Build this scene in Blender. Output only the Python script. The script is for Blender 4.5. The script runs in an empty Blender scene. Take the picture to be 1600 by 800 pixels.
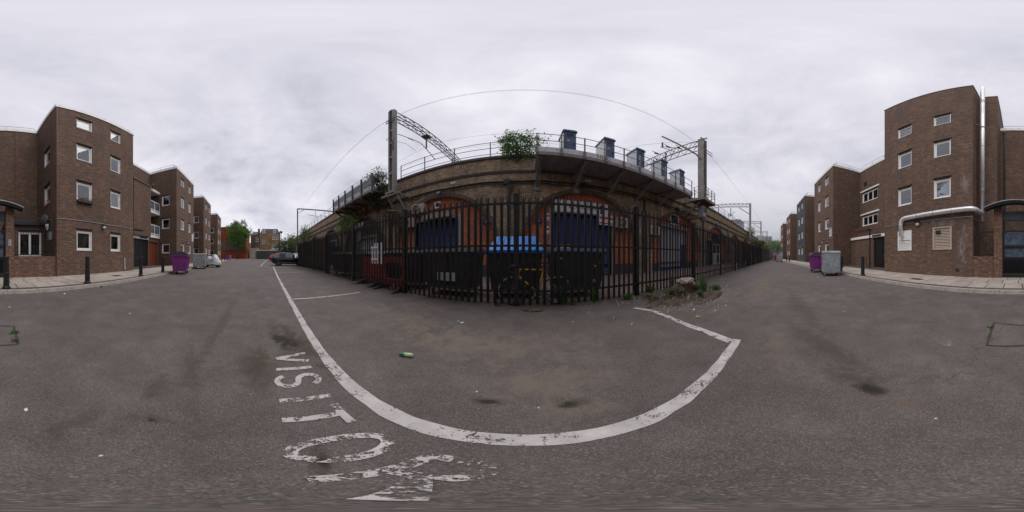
import bpy, bmesh, math, random
from mathutils import Vector, Matrix, noise as mnoise
R = math.radians
rnd = random.Random(7)
SC = bpy.context.scene
COL = SC.collection

# ------------------------------------------------------------------ camera
EYE = 1.1
cam_data = bpy.data.cameras.new('camera')
cam_data.type = 'PANO'
SC.render.engine = 'CYCLES'
cam_data.panorama_type = 'EQUIRECTANGULAR'
cam_data.clip_start = 0.02
cam_data.clip_end = 3000
cam = bpy.data.objects.new('camera', cam_data)
COL.objects.link(cam)
cam.location = (0, 0, EYE)
cam.rotation_euler = (R(90), 0, R(4.95))
SC.camera = cam
SC.view_settings.view_transform = 'Standard'
SC.view_settings.look = 'None'
SC.view_settings.exposure = 0.0
SC.view_settings.gamma = 1.0

# ------------------------------------------------------------------ node helper
class NT:
    def __init__(s, tree):
        s.t = tree; tree.nodes.clear()
    def n(s, kind, **kw):
        nd = s.t.nodes.new('ShaderNode' + kind)
        for k, v in kw.items():
            if k.startswith('i_'):
                nd.inputs[k[2:].replace('_', ' ')].default_value = v
            elif k.startswith('n_'):
                nd.inputs[int(k[2:])].default_value = v
            else:
                setattr(nd, k, v)
        return nd
    def l(s, a, b): s.t.links.new(a, b)
    def math(s, op, a, b=None, clamp=False):
        nd = s.n('Math', operation=op); nd.use_clamp = clamp
        for i, v in enumerate((a, b)):
            if v is None: continue
            if isinstance(v, (int, float)): nd.inputs[i].default_value = v
            else: s.l(v, nd.inputs[i])
        return nd.outputs[0]
    def ramp(s, fac, stops, interp='LINEAR'):
        nd = s.n('ValToRGB'); nd.color_ramp.interpolation = interp
        e = nd.color_ramp.elements
        while len(e) < len(stops): e.new(0.5)
        for q, (p, c) in zip(e, stops):
            q.position = p
            q.color = (c, c, c, 1) if isinstance(c, (int, float)) else (*c, 1)
        s.l(fac, nd.inputs[0]); return nd.outputs[0]
    def mix(s, fac, a, b, mode='MIX'):
        nd = s.n('Mix', data_type='RGBA', blend_type=mode)
        for sock, v in ((nd.inputs[0], fac), (nd.inputs[6], a), (nd.inputs[7], b)):
            if isinstance(v, (int, float)): sock.default_value = v
            elif isinstance(v, tuple): sock.default_value = (*v, 1)
            else: s.l(v, sock)
        return nd.outputs[2]
    def noise(s, vec, scale, detail=4, rough=.55, dist=0, out=0):
        nd = s.n('TexNoise'); nd.inputs['Scale'].default_value = scale
        nd.inputs['Detail'].default_value = detail; nd.inputs['Roughness'].default_value = rough
        nd.inputs['Distortion'].default_value = dist
        if vec is not None: s.l(vec, nd.inputs['Vector'])
        return nd.outputs[out]

# ------------------------------------------------------------------ sky: overcast cloud over a Nishita sky, and one soft sun
SUN_EL, SUN_AZ = R(57), R(335)            # azimuth measured clockwise from +Y
world = bpy.data.worlds.new('World'); SC.world = world; world.use_nodes = True
w = NT(world.node_tree)
sky = w.n('TexSky', sky_type='NISHITA'); sky.sun_disc = False
sky.sun_elevation = SUN_EL; sky.sun_rotation = SUN_AZ
bg1 = w.n('Background'); w.l(sky.outputs[0], bg1.inputs[0]); bg1.inputs[1].default_value = 0.1
tc = w.n('TexCoord')
sep = w.n('SeparateXYZ'); w.l(tc.outputs['Generated'], sep.inputs[0])
zc = w.math('MAXIMUM', sep.outputs[2], 0.0)
zz = w.math('ADD', zc, 0.27)
cmb = w.n('CombineXYZ')
w.l(w.math('DIVIDE', sep.outputs[0], zz), cmb.inputs[0]); w.l(w.math('DIVIDE', sep.outputs[1], zz), cmb.inputs[1])
cmb.inputs[2].default_value = 5.3
n1 = w.noise(cmb.outputs[0], .55, 8, .60, .7)
n2 = w.noise(cmb.outputs[0], 1.7, 8, .6, .35)
nn = w.math('ADD', w.math('MULTIPLY', n1, .56), w.math('MULTIPLY', n2, .44))
cl = w.ramp(nn, [(.37, (.52, .53, .62)), (.44, (.685, .68, .77)), (.50, (.78, .77, .855)), (.58, (.92, .90, .965))])
# cloud base gets greyer low down, most of all in the far right of the street (rain that way)
low = w.ramp(zc, [(0, 1.0), (.14, .62), (.45, .12), (1, 0)])
east = w.math('ADD', w.math('MULTIPLY', sep.outputs[0], .50), .45, True)
lowf = w.math('MULTIPLY', low, east)
cl2 = w.mix(lowf, cl, (.34, .345, .40))
bg2 = w.n('Background'); w.l(cl2, bg2.inputs[0]); bg2.inputs[1].default_value = 1.0
ms = w.n('MixShader'); ms.inputs[0].default_value = .95
w.l(bg1.outputs[0], ms.inputs[1]); w.l(bg2.outputs[0], ms.inputs[2])
wo = w.n('OutputWorld'); w.l(ms.outputs[0], wo.inputs[0])

sun_data = bpy.data.lights.new('sun', 'SUN'); sun_data.energy = 1.5; sun_data.angle = R(45); sun_data.color = (1, .97, .93)
sun = bpy.data.objects.new('sun', sun_data); COL.objects.link(sun)
sd = Vector((math.sin(SUN_AZ) * math.cos(SUN_EL), math.cos(SUN_AZ) * math.cos(SUN_EL), math.sin(SUN_EL)))
sun.rotation_euler = sd.to_track_quat('Z', 'Y').to_euler()
sun.location = (0, 0, 40)

# ------------------------------------------------------------------ materials
MATS = {}
def newmat(name):
    m = bpy.data.materials.new(name); m.use_nodes = True
    t = NT(m.node_tree)
    out = t.n('OutputMaterial'); bs = t.n('BsdfPrincipled')
    t.l(bs.outputs[0], out.inputs[0])
    MATS[name] = m
    return m, t, bs, out

def bump(t, bs, h, strength=.3, dist=.01):
    b = t.n('Bump'); b.inputs['Strength'].default_value = strength; b.inputs['Distance'].default_value = dist
    t.l(h, b.inputs['Height']); t.l(b.outputs[0], bs.inputs['Normal'])

def plain(name, col, rough=.6, metal=0, var=.25, scale=4, bumpy=.0, spec=.5, dirt=None):
    m, t, bs, out = newmat(name)
    tc = t.n('TexCoord'); v = tc.outputs['Object']
    n = t.noise(v, scale, 6, .6)
    a = tuple(c * (1 - var) for c in col); b = tuple(min(1, c * (1 + var)) for c in col)
    c = t.ramp(n, [(.3, a), (.7, b)])
    if dirt:
        d = t.noise(v, scale * 2.7, 8, .7, .5)
        c = t.mix(t.ramp(d, [(.52, 0.0), (.68, .75)]), c, dirt)
    t.l(c, bs.inputs['Base Color'])
    bs.inputs['Roughness'].default_value = rough; bs.inputs['Metallic'].default_value = metal
    bs.inputs['Specular IOR Level'].default_value = spec
    if bumpy: bump(t, bs, t.noise(v, scale * 9, 4, .6), bumpy, .01)
    return m

def brick(name, c1, c2, mortar, patch=None, bw=.225, rh=.075, ms=.011, streak=.25, soot=None):
    m, t, bs, out = newmat(name)
    uv = t.n('UVMap'); vec = uv.outputs[0]
    wob = t.n('VectorMath', operation='MULTIPLY_ADD')
    t.l(t.noise(vec, 3, 3, .5, 0, 1), wob.inputs[0]); wob.inputs[1].default_value = (.008, .006, 0); t.l(vec, wob.inputs[2])
    b = t.n('TexBrick'); t.l(wob.outputs[0], b.inputs['Vector'])
    b.offset = .5; b.squash = 1
    b.inputs['Scale'].default_value = 1; b.inputs['Mortar Size'].default_value = ms
    b.inputs['Mortar Smooth'].default_value = .25; b.inputs['Bias'].default_value = 0
    b.inputs['Brick Width'].default_value = bw; b.inputs['Row Height'].default_value = rh
    b.inputs['Color1'].default_value = (*c1, 1); b.inputs['Color2'].default_value = (*c2, 1)
    b.inputs['Mortar'].default_value = (*mortar, 1)
    # odd darker and lighter bricks
    c = b.outputs[0]
    n2 = t.noise(vec, 11, 2, .5)
    cell = t.n('TexWhiteNoise'); cell.noise_dimensions = '2D'
    fl_ = t.n('VectorMath', operation='SNAP'); t.l(vec, fl_.inputs[0]); fl_.inputs[1].default_value = (bw, rh, 1); t.l(fl_.outputs[0], cell.inputs['Vector'])
    c = t.mix(.35, c, t.ramp(cell.outputs['Value'], [(0, .25), (.8, .55), (.93, .8), (1, .95)]), 'OVERLAY')
    c = t.mix(.62, c, t.ramp(n2, [(.3, .32), (.5, .5), (.72, .78)]), 'OVERLAY')
    n1 = t.noise(vec, .42, 6, .62, .4)
    c = t.mix(streak, c, t.ramp(n1, [(.28, .12), (.72, .86)]), 'OVERLAY')
    if patch:
        n3 = t.noise(vec, .8, 7, .68, .6)
        c = t.mix(t.ramp(n3, [(.5, 0.0), (.66, .6)]), c, patch)
    if soot:
        st = t.n('Mapping'); st.inputs['Scale'].default_value = (2.2, .25, 1); t.l(vec, st.inputs[0])
        n4 = t.noise(st.outputs[0], 1.1, 6, .65, .3)
        c = t.mix(t.ramp(n4, [(.46, 0.0), (.66, .65)]), c, soot)
    t.l(c, bs.inputs['Base Color'])
    bs.inputs['Roughness'].default_value = .9; bs.inputs['Specular IOR Level'].default_value = .25
    h = t.math('ADD', t.math('MULTIPLY', b.outputs[1], -1.0), t.math('MULTIPLY', n2, .5))
    bump(t, bs, h, .5, .012)
    return m

brick('flats_brick', (.205, .112, .073), (.112, .065, .046), (.162, .126, .10), patch=(.142, .088, .062), streak=.26, ms=.013, soot=(.105, .082, .07))
brick('flats_wall_brick', (.225, .113, .073), (.124, .07, .048), (.18, .14, .11), streak=.3)
brick('viaduct_brick', (.50, .37, .23), (.27, .20, .14), (.26, .22, .175), patch=(.52, .34, .19), soot=(.13, .108, .088), streak=.6)
brick('arch_brick', (.60, .16, .068), (.42, .11, .05), (.31, .17, .11), streak=.4, patch=(.38, .12, .07), soot=(.2, .09, .06))
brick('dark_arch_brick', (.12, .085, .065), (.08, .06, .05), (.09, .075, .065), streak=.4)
brick('grey_painted_brick', (.09, .095, .105), (.078, .083, .092), (.06, .063, .07), streak=.2)
brick('yellow_brick', (.36, .225, .10), (.26, .16, .072), (.26, .2, .13), streak=.5, patch=(.24, .15, .08))
brick('red_far_brick', (.31, .065, .026), (.25, .052, .022), (.16, .05, .03), streak=.3)
brick('brown_far_brick', (.17, .12, .08), (.12, .085, .06), (.12, .1, .08), streak=.4)
brick('engineering_brick', (.07, .07, .075), (.045, .045, .05), (.09, .088, .085), streak=.3)

plain('lintel_brown', (.17, .125, .095), .8, var=.15)
plain('white_upvc', (.90, .89, .87), .4, var=.06, dirt=(.45, .42, .38))
plain('white_fascia', (.88, .87, .85), .5, var=.08, scale=1.5, dirt=(.48, .46, .43))
plain('walkway_white', (.66, .665, .68), .5, var=.14, scale=2, dirt=(.30, .28, .25))
plain('concrete', (.28, .265, .24), .85, var=.2, scale=3, bumpy=.2, dirt=(.15, .135, .12))
plain('dark_concrete', (.13, .12, .105), .9, var=.3, scale=3, bumpy=.2, dirt=(.07, .06, .05))
plain('soffit_grey', (.26, .25, .235), .8, var=.2, scale=2, dirt=(.09, .08, .07))
plain('black_paint', (.014, .0145, .017), .42, var=.3, scale=8, dirt=(.04, .037, .033))
plain('fence_black', (.017, .019, .022), .38, var=.4, scale=5, dirt=(.055, .042, .034))
plain('black_plastic', (.024, .024, .026), .5, var=.2)
plain('rubber', (.02, .02, .02), .8, var=.2)
plain('bin_charcoal', (.06, .062, .066), .5, var=.2, scale=2, dirt=(.06, .057, .052))
plain('bin_purple', (.23, .035, .22), .45, var=.2, scale=3, dirt=(.14, .07, .13))
plain('bin_label', (.34, .24, .33), .7, var=.3)
plain('bin_lid_grey', (.06, .066, .072), .5, var=.15)
plain('galvanised', (.38, .41, .43), .42, metal=.35, var=.3, scale=4, dirt=(.24, .23, .22))
plain('rail_steel', (.17, .175, .19), .5, metal=.3, var=.2, dirt=(.12, .09, .07))
plain('duct_steel', (.80, .80, .81), .42, metal=.55, var=.1, scale=3)
plain('lid_blue', (.012, .17, .55), .6, var=.2, scale=3)
plain('cabinet_blue', (.055, .105, .20), .55, var=.15, scale=2, dirt=(.10, .11, .12))
plain('cabinet_white', (.52, .56, .56), .6, var=.12, scale=3, dirt=(.22, .33, .42))
plain('shutter_blue', (.024, .042, .135), .45, var=.25, scale=2)
plain('shutter_grey', (.30, .32, .345), .5, metal=.1, var=.12, scale=2)
plain('door_blue', (.014, .03, .12), .5, var=.2)
plain('barrier_red', (.46, .05, .028), .5, var=.15, dirt=(.24, .035, .025))
plain('bike_yellow', (.62, .33, .012), .35, var=.05)
plain('chrome', (.55, .55, .56), .25, metal=.9, var=.05)
plain('mast_grey', (.27, .255, .235), .7, metal=.1, var=.22, scale=3, dirt=(.15, .105, .075))
plain('mast_rust', (.25, .235, .21), .8, var=.3, scale=2.5, dirt=(.17, .105, .07))
plain('truss_steel', (.12, .108, .098), .7, metal=.2, var=.3, dirt=(.09, .06, .045))
plain('wire_copper', (.20, .20, .21), .6, var=.1)
plain('red_door', (.20, .048, .026), .5, var=.2, scale=5)
plain('timber', (.20, .125, .078), .75, var=.3, scale=6, dirt=(.12, .08, .055))
plain('panel_brown', (.13, .06, .035), .6, var=.25)
plain('slate', (.07, .075, .085), .7, var=.25, scale=3)
plain('cream_render', (.52, .47, .39), .8, var=.12, scale=1)
plain('hoarding_grey', (.06, .064, .068), .7, var=.3)
plain('pipe_red', (.16, .07, .045), .6, var=.2)
plain('louvre_cream', (.48, .40, .32), .6, var=.12, dirt=(.33, .27, .2))
plain('plaque_blue', (.008, .028, .11), .4, var=.1)
plain('text_white', (.75, .75, .76), .5, var=.05)
plain('text_dark', (.02, .02, .022), .6, var=.1)
plain('text_red', (.45, .03, .03), .5, var=.1)
plain('sign_white', (.62, .62, .66), .5, var=.06)
plain('cover_silver', (.56, .57, .59), .42, metal=.15, var=.25, scale=5, dirt=(.3, .3, .31))
plain('car_black', (.008, .009, .012), .18, var=.1)
plain('car_red', (.40, .015, .015), .25, var=.05)
plain('car_white', (.62, .63, .64), .25, var=.04)
plain('tail_red', (.45, .01, .01), .3, var=.05)
plain('lamp_glass', (.72, .70, .66), .3, var=.04)
plain('satellite_grey', (.075, .08, .085), .5, var=.1)
plain('stone_rock', (.36, .29, .25), .9, var=.45, scale=5, bumpy=.9, dirt=(.16, .12, .095))
plain('soil', (.085, .062, .043), .95, var=.6, scale=5, bumpy=.8, dirt=(.13, .085, .06))
plain('paper', (.72, .72, .72), .7, var=.06)
plain('fruit_peel', (.52, .30, .06), .6, var=.2)
plain('bottle_green', (.04, .20, .08), .25, var=.1)
plain('bottle_clear', (.42, .50, .42), .2, var=.1)
plain('bottle_label', (.50, .60, .32), .5, var=.2)
plain('skin', (.45, .28, .2), .6, var=.05)
plain('cloth_pink', (.60, .05, .12), .8, var=.15)
plain('cloth_red', (.50, .06, .04), .8, var=.15)
plain('cloth_dark', (.04, .035, .05), .8, var=.15)
plain('hair_white', (.65, .63, .6), .8, var=.1)
plain('roof_felt', (.12, .12, .125), .9, var=.2)
plain('ballast', (.16, .14, .125), .95, var=.4, scale=8, bumpy=.6)
plain('bark', (.085, .062, .045), .9, var=.35, scale=8, bumpy=.5)
plain('far_block', (.36, .37, .40), .7, var=.1, scale=.2)
plain('far_block_blue', (.22, .26, .32), .6, var=.1, scale=.2)
plain('lamp_amber', (.5, .26, .1), .6, var=.2)
plain('gate_glass', (.13, .17, .23), .12, var=.5, scale=5)
plain('flower_red', (.60, .02, .03), .6, var=.2, scale=20)
plain('graffiti_blue', (.22, .34, .50), .6, var=.3, scale=10)
plain('drain_iron', (.05, .045, .04), .7, var=.3, scale=20, bumpy=.4)

def clearglass(name):
    m, t, bs, out = newmat(name)
    tr = t.n('BsdfTransparent'); tr.inputs[0].default_value = (.72, .77, .80, 1)
    gl = t.n('BsdfGlossy'); gl.inputs['Roughness'].default_value = .03; gl.inputs[0].default_value = (.95, .97, 1, 1)
    geo = t.n('NewGeometry'); wb = t.noise(geo.outputs['Position'], 1.1, 2, .5); bp = t.n('Bump'); bp.inputs['Strength'].default_value = .05; t.l(wb, bp.inputs['Height']); t.l(bp.outputs[0], gl.inputs['Normal'])
    fr = t.n('Fresnel'); fr.inputs[0].default_value = 1.75; f2 = t.math('ADD', fr.outputs[0], .10, True)
    mx = t.n('MixShader'); t.l(f2, mx.inputs[0]); t.l(tr.outputs[0], mx.inputs[1]); t.l(gl.outputs[0], mx.inputs[2]); t.l(mx.outputs[0], out.inputs[0])
clearglass('window_glass')
plain('curtain_white', (.78, .77, .76), .9, var=.06); plain('curtain_grey', (.42, .44, .48), .9, var=.1); plain('curtain_warm', (.55, .46, .36), .9, var=.1)
def glass(name, base, rough=.06):
    m, t, bs, out = newmat(name)
    tc = t.n('TexCoord')
    n = t.noise(tc.outputs['Object'], 1.3, 3, .5)
    c = t.ramp(n, [(.35, tuple(x * .7 for x in base)), (.65, tuple(x * 1.25 for x in base))])
    t.l(c, bs.inputs['Base Color'])
    bs.inputs['Roughness'].default_value = rough; bs.inputs['IOR'].default_value = 1.75
    bs.inputs['Specular IOR Level'].default_value = .7
    return m
glass('pane_dark', (.018, .022, .027)); glass('pane_mid', (.12, .135, .155)); glass('pane_net', (.30, .325, .36), .1)
glass('car_glass', (.015, .03, .035)); glass('pane_blue', (.09, .12, .16), .05)

def leafmat(name, dark, light):
    m, t, bs, out = newmat(name)
    tc = t.n('TexCoord'); n = t.noise(tc.outputs['Object'], 2.1, 5, .7); n2 = t.noise(tc.outputs['Object'], 14, 2, .5)
    c = t.ramp(t.math('ADD', t.math('MULTIPLY', n, .6), t.math('MULTIPLY', n2, .4)), [(.36, dark), (.62, light)])
    t.l(c, bs.inputs['Base Color']); bs.inputs['Roughness'].default_value = .6
    tr = t.n('BsdfTranslucent'); t.l(c, tr.inputs[0])
    mx = t.n('MixShader'); mx.inputs[0].default_value = .35
    t.l(bs.outputs[0], mx.inputs[1]); t.l(tr.outputs[0], mx.inputs[2]); t.l(mx.outputs[0], out.inputs[0])
    return m
leafmat('leaf_tree', (.045, .11, .02), (.15, .29, .06))
leafmat('leaf_bush', (.05, .09, .025), (.17, .23, .065))
leafmat('leaf_green', (.045, .10, .022), (.17, .30, .07))
leafmat('leaf_dark', (.03, .045, .022), (.085, .105, .045))
leafmat('leaf_yellowish', (.07, .085, .025), (.22, .23, .08))
leafmat('weed_green', (.035, .10, .02), (.10, .26, .05))
leafmat('moss_brown', (.06, .06, .025), (.12, .10, .05))

def G(px, py, z=0.0):
    """point at height z under a pixel of the photograph"""
    a = R((px - 822) * .225); e = R((py - 400) * .225)
    d = (EYE - z) / math.tan(e)
    return Vector((d * math.sin(a), d * math.cos(a), z))
BR = R(187.875)
SD = Vector((math.cos(BR), math.sin(BR), 0)); VD = Vector((-math.sin(BR), math.cos(BR), 0))
def B(s, v, z=0.0): return SD * s + VD * v + Vector((0, 0, z))

def asphalt():
    m, t, bs, out = newmat('asphalt')
    geo = t.n('NewGeometry'); P = geo.outputs['Position']
    big = t.noise(P, .35, 7, .62, .5); mid = t.noise(P, 2.3, 6, .65, .3); fine = t.noise(P, 60, 3, .7)
    c = t.ramp(mid, [(.3, (.105, .091, .083)), (.55, (.140, .121, .112)), (.75, (.176, .152, .141))])
    c = t.mix(.5, c, t.ramp(big, [(.3, .34), (.7, .66)]), 'OVERLAY')
    # aggregate: stones of differing shade
    vo = t.n('TexVoronoi'); vo.inputs['Scale'].default_value = 210; t.l(P, vo.inputs['Vector'])
    sepc = t.n('SeparateColor'); t.l(vo.outputs['Color'], sepc.inputs[0])
    c = t.mix(.55, c, t.ramp(sepc.outputs[0], [(0, .2), (.5, .48), (.86, .6), (.97, .92)]), 'OVERLAY')
    fn2 = t.noise(P, 26, 5, .75)
    c = t.mix(.4, c, t.ramp(fn2, [(.3, .36), (.7, .64)]), 'OVERLAY')
    c = t.mix(t.ramp(sepc.outputs[1], [(.955, 0.0), (.97, .55)]), c, (.30, .26, .22))
    c = t.mix(t.ramp(sepc.outputs[2], [(.96, 0.0), (.975, .5)]), c, (.22, .12, .07))
    vo2 = t.n('TexVoronoi'); vo2.inputs['Scale'].default_value = 48; t.l(P, vo2.inputs['Vector'])
    s2 = t.n('SeparateColor'); t.l(vo2.outputs['Color'], s2.inputs[0])
    spot = t.math('MULTIPLY', t.ramp(vo2.outputs['Distance'], [(.12, 1.0), (.2, 0.0)]), t.ramp(s2.outputs[0], [(.90, 0.0), (.93, .6)]))
    c = t.mix(spot, c, (.30, .28, .26))
    def blob(p, rx, ry, rot, col, amt, soft=.45, nz=.5):
        nonlocal c
        rx *= 1.3; ry *= 1.3
        mp = t.n('Mapping'); mp.vector_type = 'TEXTURE'
        mp.inputs['Location'].default_value = (p[0], p[1], 0); mp.inputs['Rotation'].default_value = (0, 0, rot)
        mp.inputs['Scale'].default_value = (rx, ry, 1)
        t.l(P, mp.inputs[0])
        ln = t.n('VectorMath', operation='LENGTH'); t.l(mp.outputs[0], ln.inputs[0])
        v = t.math('ADD', ln.outputs['Value'], t.math('MULTIPLY', t.math('SUBTRACT', mid2, .5), nz * 5))
        f = t.ramp(v, [(max(0, 1 - soft), min(1, amt * 1.08)), (1.0, 0.0)])
        c = t.mix(t.math('MULTIPLY', f, grain), c, col)
    grain = t.ramp(t.noise(P, 38, 6, .8), [(.34, .6), (.52, 1.0)])
    mid2 = t.noise(P, 5.0, 9, .74, .6)
    dk = (.052, .043, .033); sand = (.215, .172, .138); rst = (.16, .11, .075)
    for px, py, rx, ry, rot, col, amt, soft, nz in [
        (900, 630, .085, .045, 0, dk, .9, .5, .5), (768, 628, .10, .035, 0, dk, .75, .6, .6),
        (1357, 606, .14, .06, .5, dk, .8, .5, .6), (1330, 590, .25, .10, .7, (.072, .061, .052), .7, .7, .6), (1285, 540, .75, .13, .35, (.08, .068, .058), .65, .7, .6), (1250, 480, 1.6, .2, .1, (.088, .074, .064), .6, .7, .7),
        (455, 532, .55, .22, .3, (.062, .049, .034), .9, .8, .6), (400, 572, .35, .16, .2, (.068, .055, .04), .8, .8, .6),
        (500, 721, .13, .035, -.3, (.055, .043, .032), .75, .6, .6), (236, 655, .05, .09, .3, (.05, .042, .036), .6, .6, .6),
        (115, 662, .14, .07, .4, (.07, .06, .05), .5, .7, .7), (770, 540, 1.0, .35, .1, sand, .55, .9, 1.0), (850, 600, .5, .2, 0, sand, .6, .9, .9),
        (690, 530, .8, .25, .3, sand, .5, .9, 1.0), (560, 480, 1.6, .5, .2, sand, .35, .9, 1.0), (905, 640, .2, .12, 0, sand, .45, .9, .7), (640, 500, .9, .3, 0, sand, .4, .9, 1.0),
        (1215, 540, .6, .15, .1, sand, .4, .9, .9), (1370, 540, .5, .2, .4, (.14, .125, .115), .35, .9, .9), (1190, 440, 3.0, .6, 0, sand, .4, .9, 1.0),
        (350, 500, 2.6, .07, .1, (.075, .064, .055), .5, .8, 1.0), (300, 570, .8, .05, .5, (.075, .064, .055), .45, .8, 1.0), (245, 605, .2, .04, .3, (.07, .06, .052), .5, .7, .8),
        (1415, 632, .08, .03, .3, rst, .6, .8, .8)]:
        blob(G(px, py), rx, ry, rot, col, amt, soft, nz)
    for px, py, rx, ry, rot in ((890, 632, .05, .028, 0), (1362, 608, .06, .03, .5), (765, 628, .05, .018, 0), (445, 535, .22, .09, .3), (505, 722, .07, .02, -.3), (237, 657, .03, .05, .3)):
        blob(G(px, py), rx, ry, rot, (.030, .026, .020), .85, .5, .9)
    vc = t.n('TexVoronoi'); vc.feature = 'DISTANCE_TO_EDGE'; vc.inputs['Scale'].default_value = .55
    wv = t.n('VectorMath', operation='MULTIPLY_ADD'); t.l(t.noise(P, 2.2, 6, .7, 0, 1), wv.inputs[0]); wv.inputs[1].default_value = (.9, .9, 0); t.l(P, wv.inputs[2]); t.l(wv.outputs[0], vc.inputs['Vector'])
    crk = t.math('MULTIPLY', t.ramp(vc.outputs['Distance'], [(.002, 1.0), (.009, 0.0)]), t.ramp(big, [(.56, 0.0), (.64, .45)]))
    c = t.mix(crk, c, (.045, .038, .033))
    # silt and moss along the palisade fence
    sx = t.n('SeparateXYZ'); t.l(P, sx.inputs[0])
    edge = t.math('ADD', sx.outputs[1], t.math('MULTIPLY', t.math('SUBTRACT', mid2, .5), 1.3))
    f = t.ramp(t.math('MULTIPLY', edge, .1), [(.285, 0.0), (.345, .8)])
    c = t.mix(f, c, t.ramp(mid, [(.35, (.070, .058, .040)), (.65, (.115, .094, .070))]))
    # the yard behind the fence is paler, reddish concrete
    f2 = t.ramp(t.math('MULTIPLY', sx.outputs[1], .1), [(.372, 0.0), (.38, 1.0)])
    c = t.mix(f2, c, t.ramp(mid, [(.3, (.16, .118, .10)), (.7, (.25, .19, .165))]))
    t.l(c, bs.inputs['Base Color'])
    bs.inputs['Specular IOR Level'].default_value = .3
    t.l(t.ramp(fine, [(.3, .72), (.7, .95)]), bs.inputs['Roughness'])
    h = t.math('ADD', t.math('MULTIPLY', fine, .6), t.math('MULTIPLY', vo.outputs['Distance'], .8))
    bump(t, bs, h, .45, .006)
asphalt()

def slabmat():
    m, t, bs, out = newmat('paving')
    geo = t.n('NewGeometry'); oi = t.n('ObjectInfo'); P = geo.outputs['Position']
    n = t.noise(P, 7, 8, .75); n2 = t.noise(P, .9, 5, .6)
    c = t.ramp(n, [(.3, (.33, .28, .245)), (.7, (.50, .43, .38))])
    c = t.mix(.5, c, t.ramp(oi.outputs['Random'], [(0, .36), (1, .62)]), 'OVERLAY')
    c = t.mix(.5, c, t.ramp(n2, [(.3, .36), (.7, .62)]), 'OVERLAY')
    d = t.noise(P, 13, 7, .7); c = t.mix(t.ramp(d, [(.58, 0.0), (.66, .5)]), c, (.09, .078, .07))
    t.l(c, bs.inputs['Base Color']); bs.inputs['Roughness'].default_value = .9
    bump(t, bs, n, .2, .01)
slabmat()
plain('joint_dirt', (.085, .07, .058), .95, var=.3)
plain('kerb_stone_mat', (.42, .37, .33), .9, var=.2, scale=3, bumpy=.2, dirt=(.11, .10, .09))

def paint(name, col, lo, hi, scale=9):
    m, t, bs, out = newmat(name)
    geo = t.n('NewGeometry'); P = geo.outputs['Position']
    n = t.noise(P, scale, 8, .72, .4); n2 = t.noise(P, 75, 4, .75); n3 = t.noise(P, 1.7, 3, .5)
    v = t.math('ADD', t.math('ADD', t.math('MULTIPLY', n, .50), t.math('MULTIPLY', n2, .32)), t.math('MULTIPLY', n3, .18))
    uvn = t.n('UVMap'); su = t.n('SeparateXYZ'); t.l(uvn.outputs[0], su.inputs[0])
    a = t.ramp(v, [(lo, 0.0), (hi, 1.0)])
    c = t.ramp(t.noise(P, 6, 7, .65), [(.3, tuple(x * .72 for x in col)), (.7, tuple(min(1, x * 1.12) for x in col))])
    t.l(c, bs.inputs['Base Color']); bs.inputs['Roughness'].default_value = .7
    tr = t.n('BsdfTransparent'); mx = t.n('MixShader')
    t.l(a, mx.inputs[0]); t.l(tr.outputs[0], mx.inputs[1]); t.l(bs.outputs[0], mx.inputs[2]); t.l(mx.outputs[0], out.inputs[0])
    bump(t, bs, n2, .3, .004)
paint('line_white', (.56, .525, .50), .445, .46)
paint('letter_white', (.56, .525, .50), .47, .49, 13)
paint('letter_worn', (.56, .525, .50), .492, .51, 16)
paint('letter_faint', (.42, .40, .38), .52, .56)
paint('line_yellow', (.26, .165, .06), .46, .53)
paint('stain_white', (.33, .30, .29), .49, .60, 5)

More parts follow.
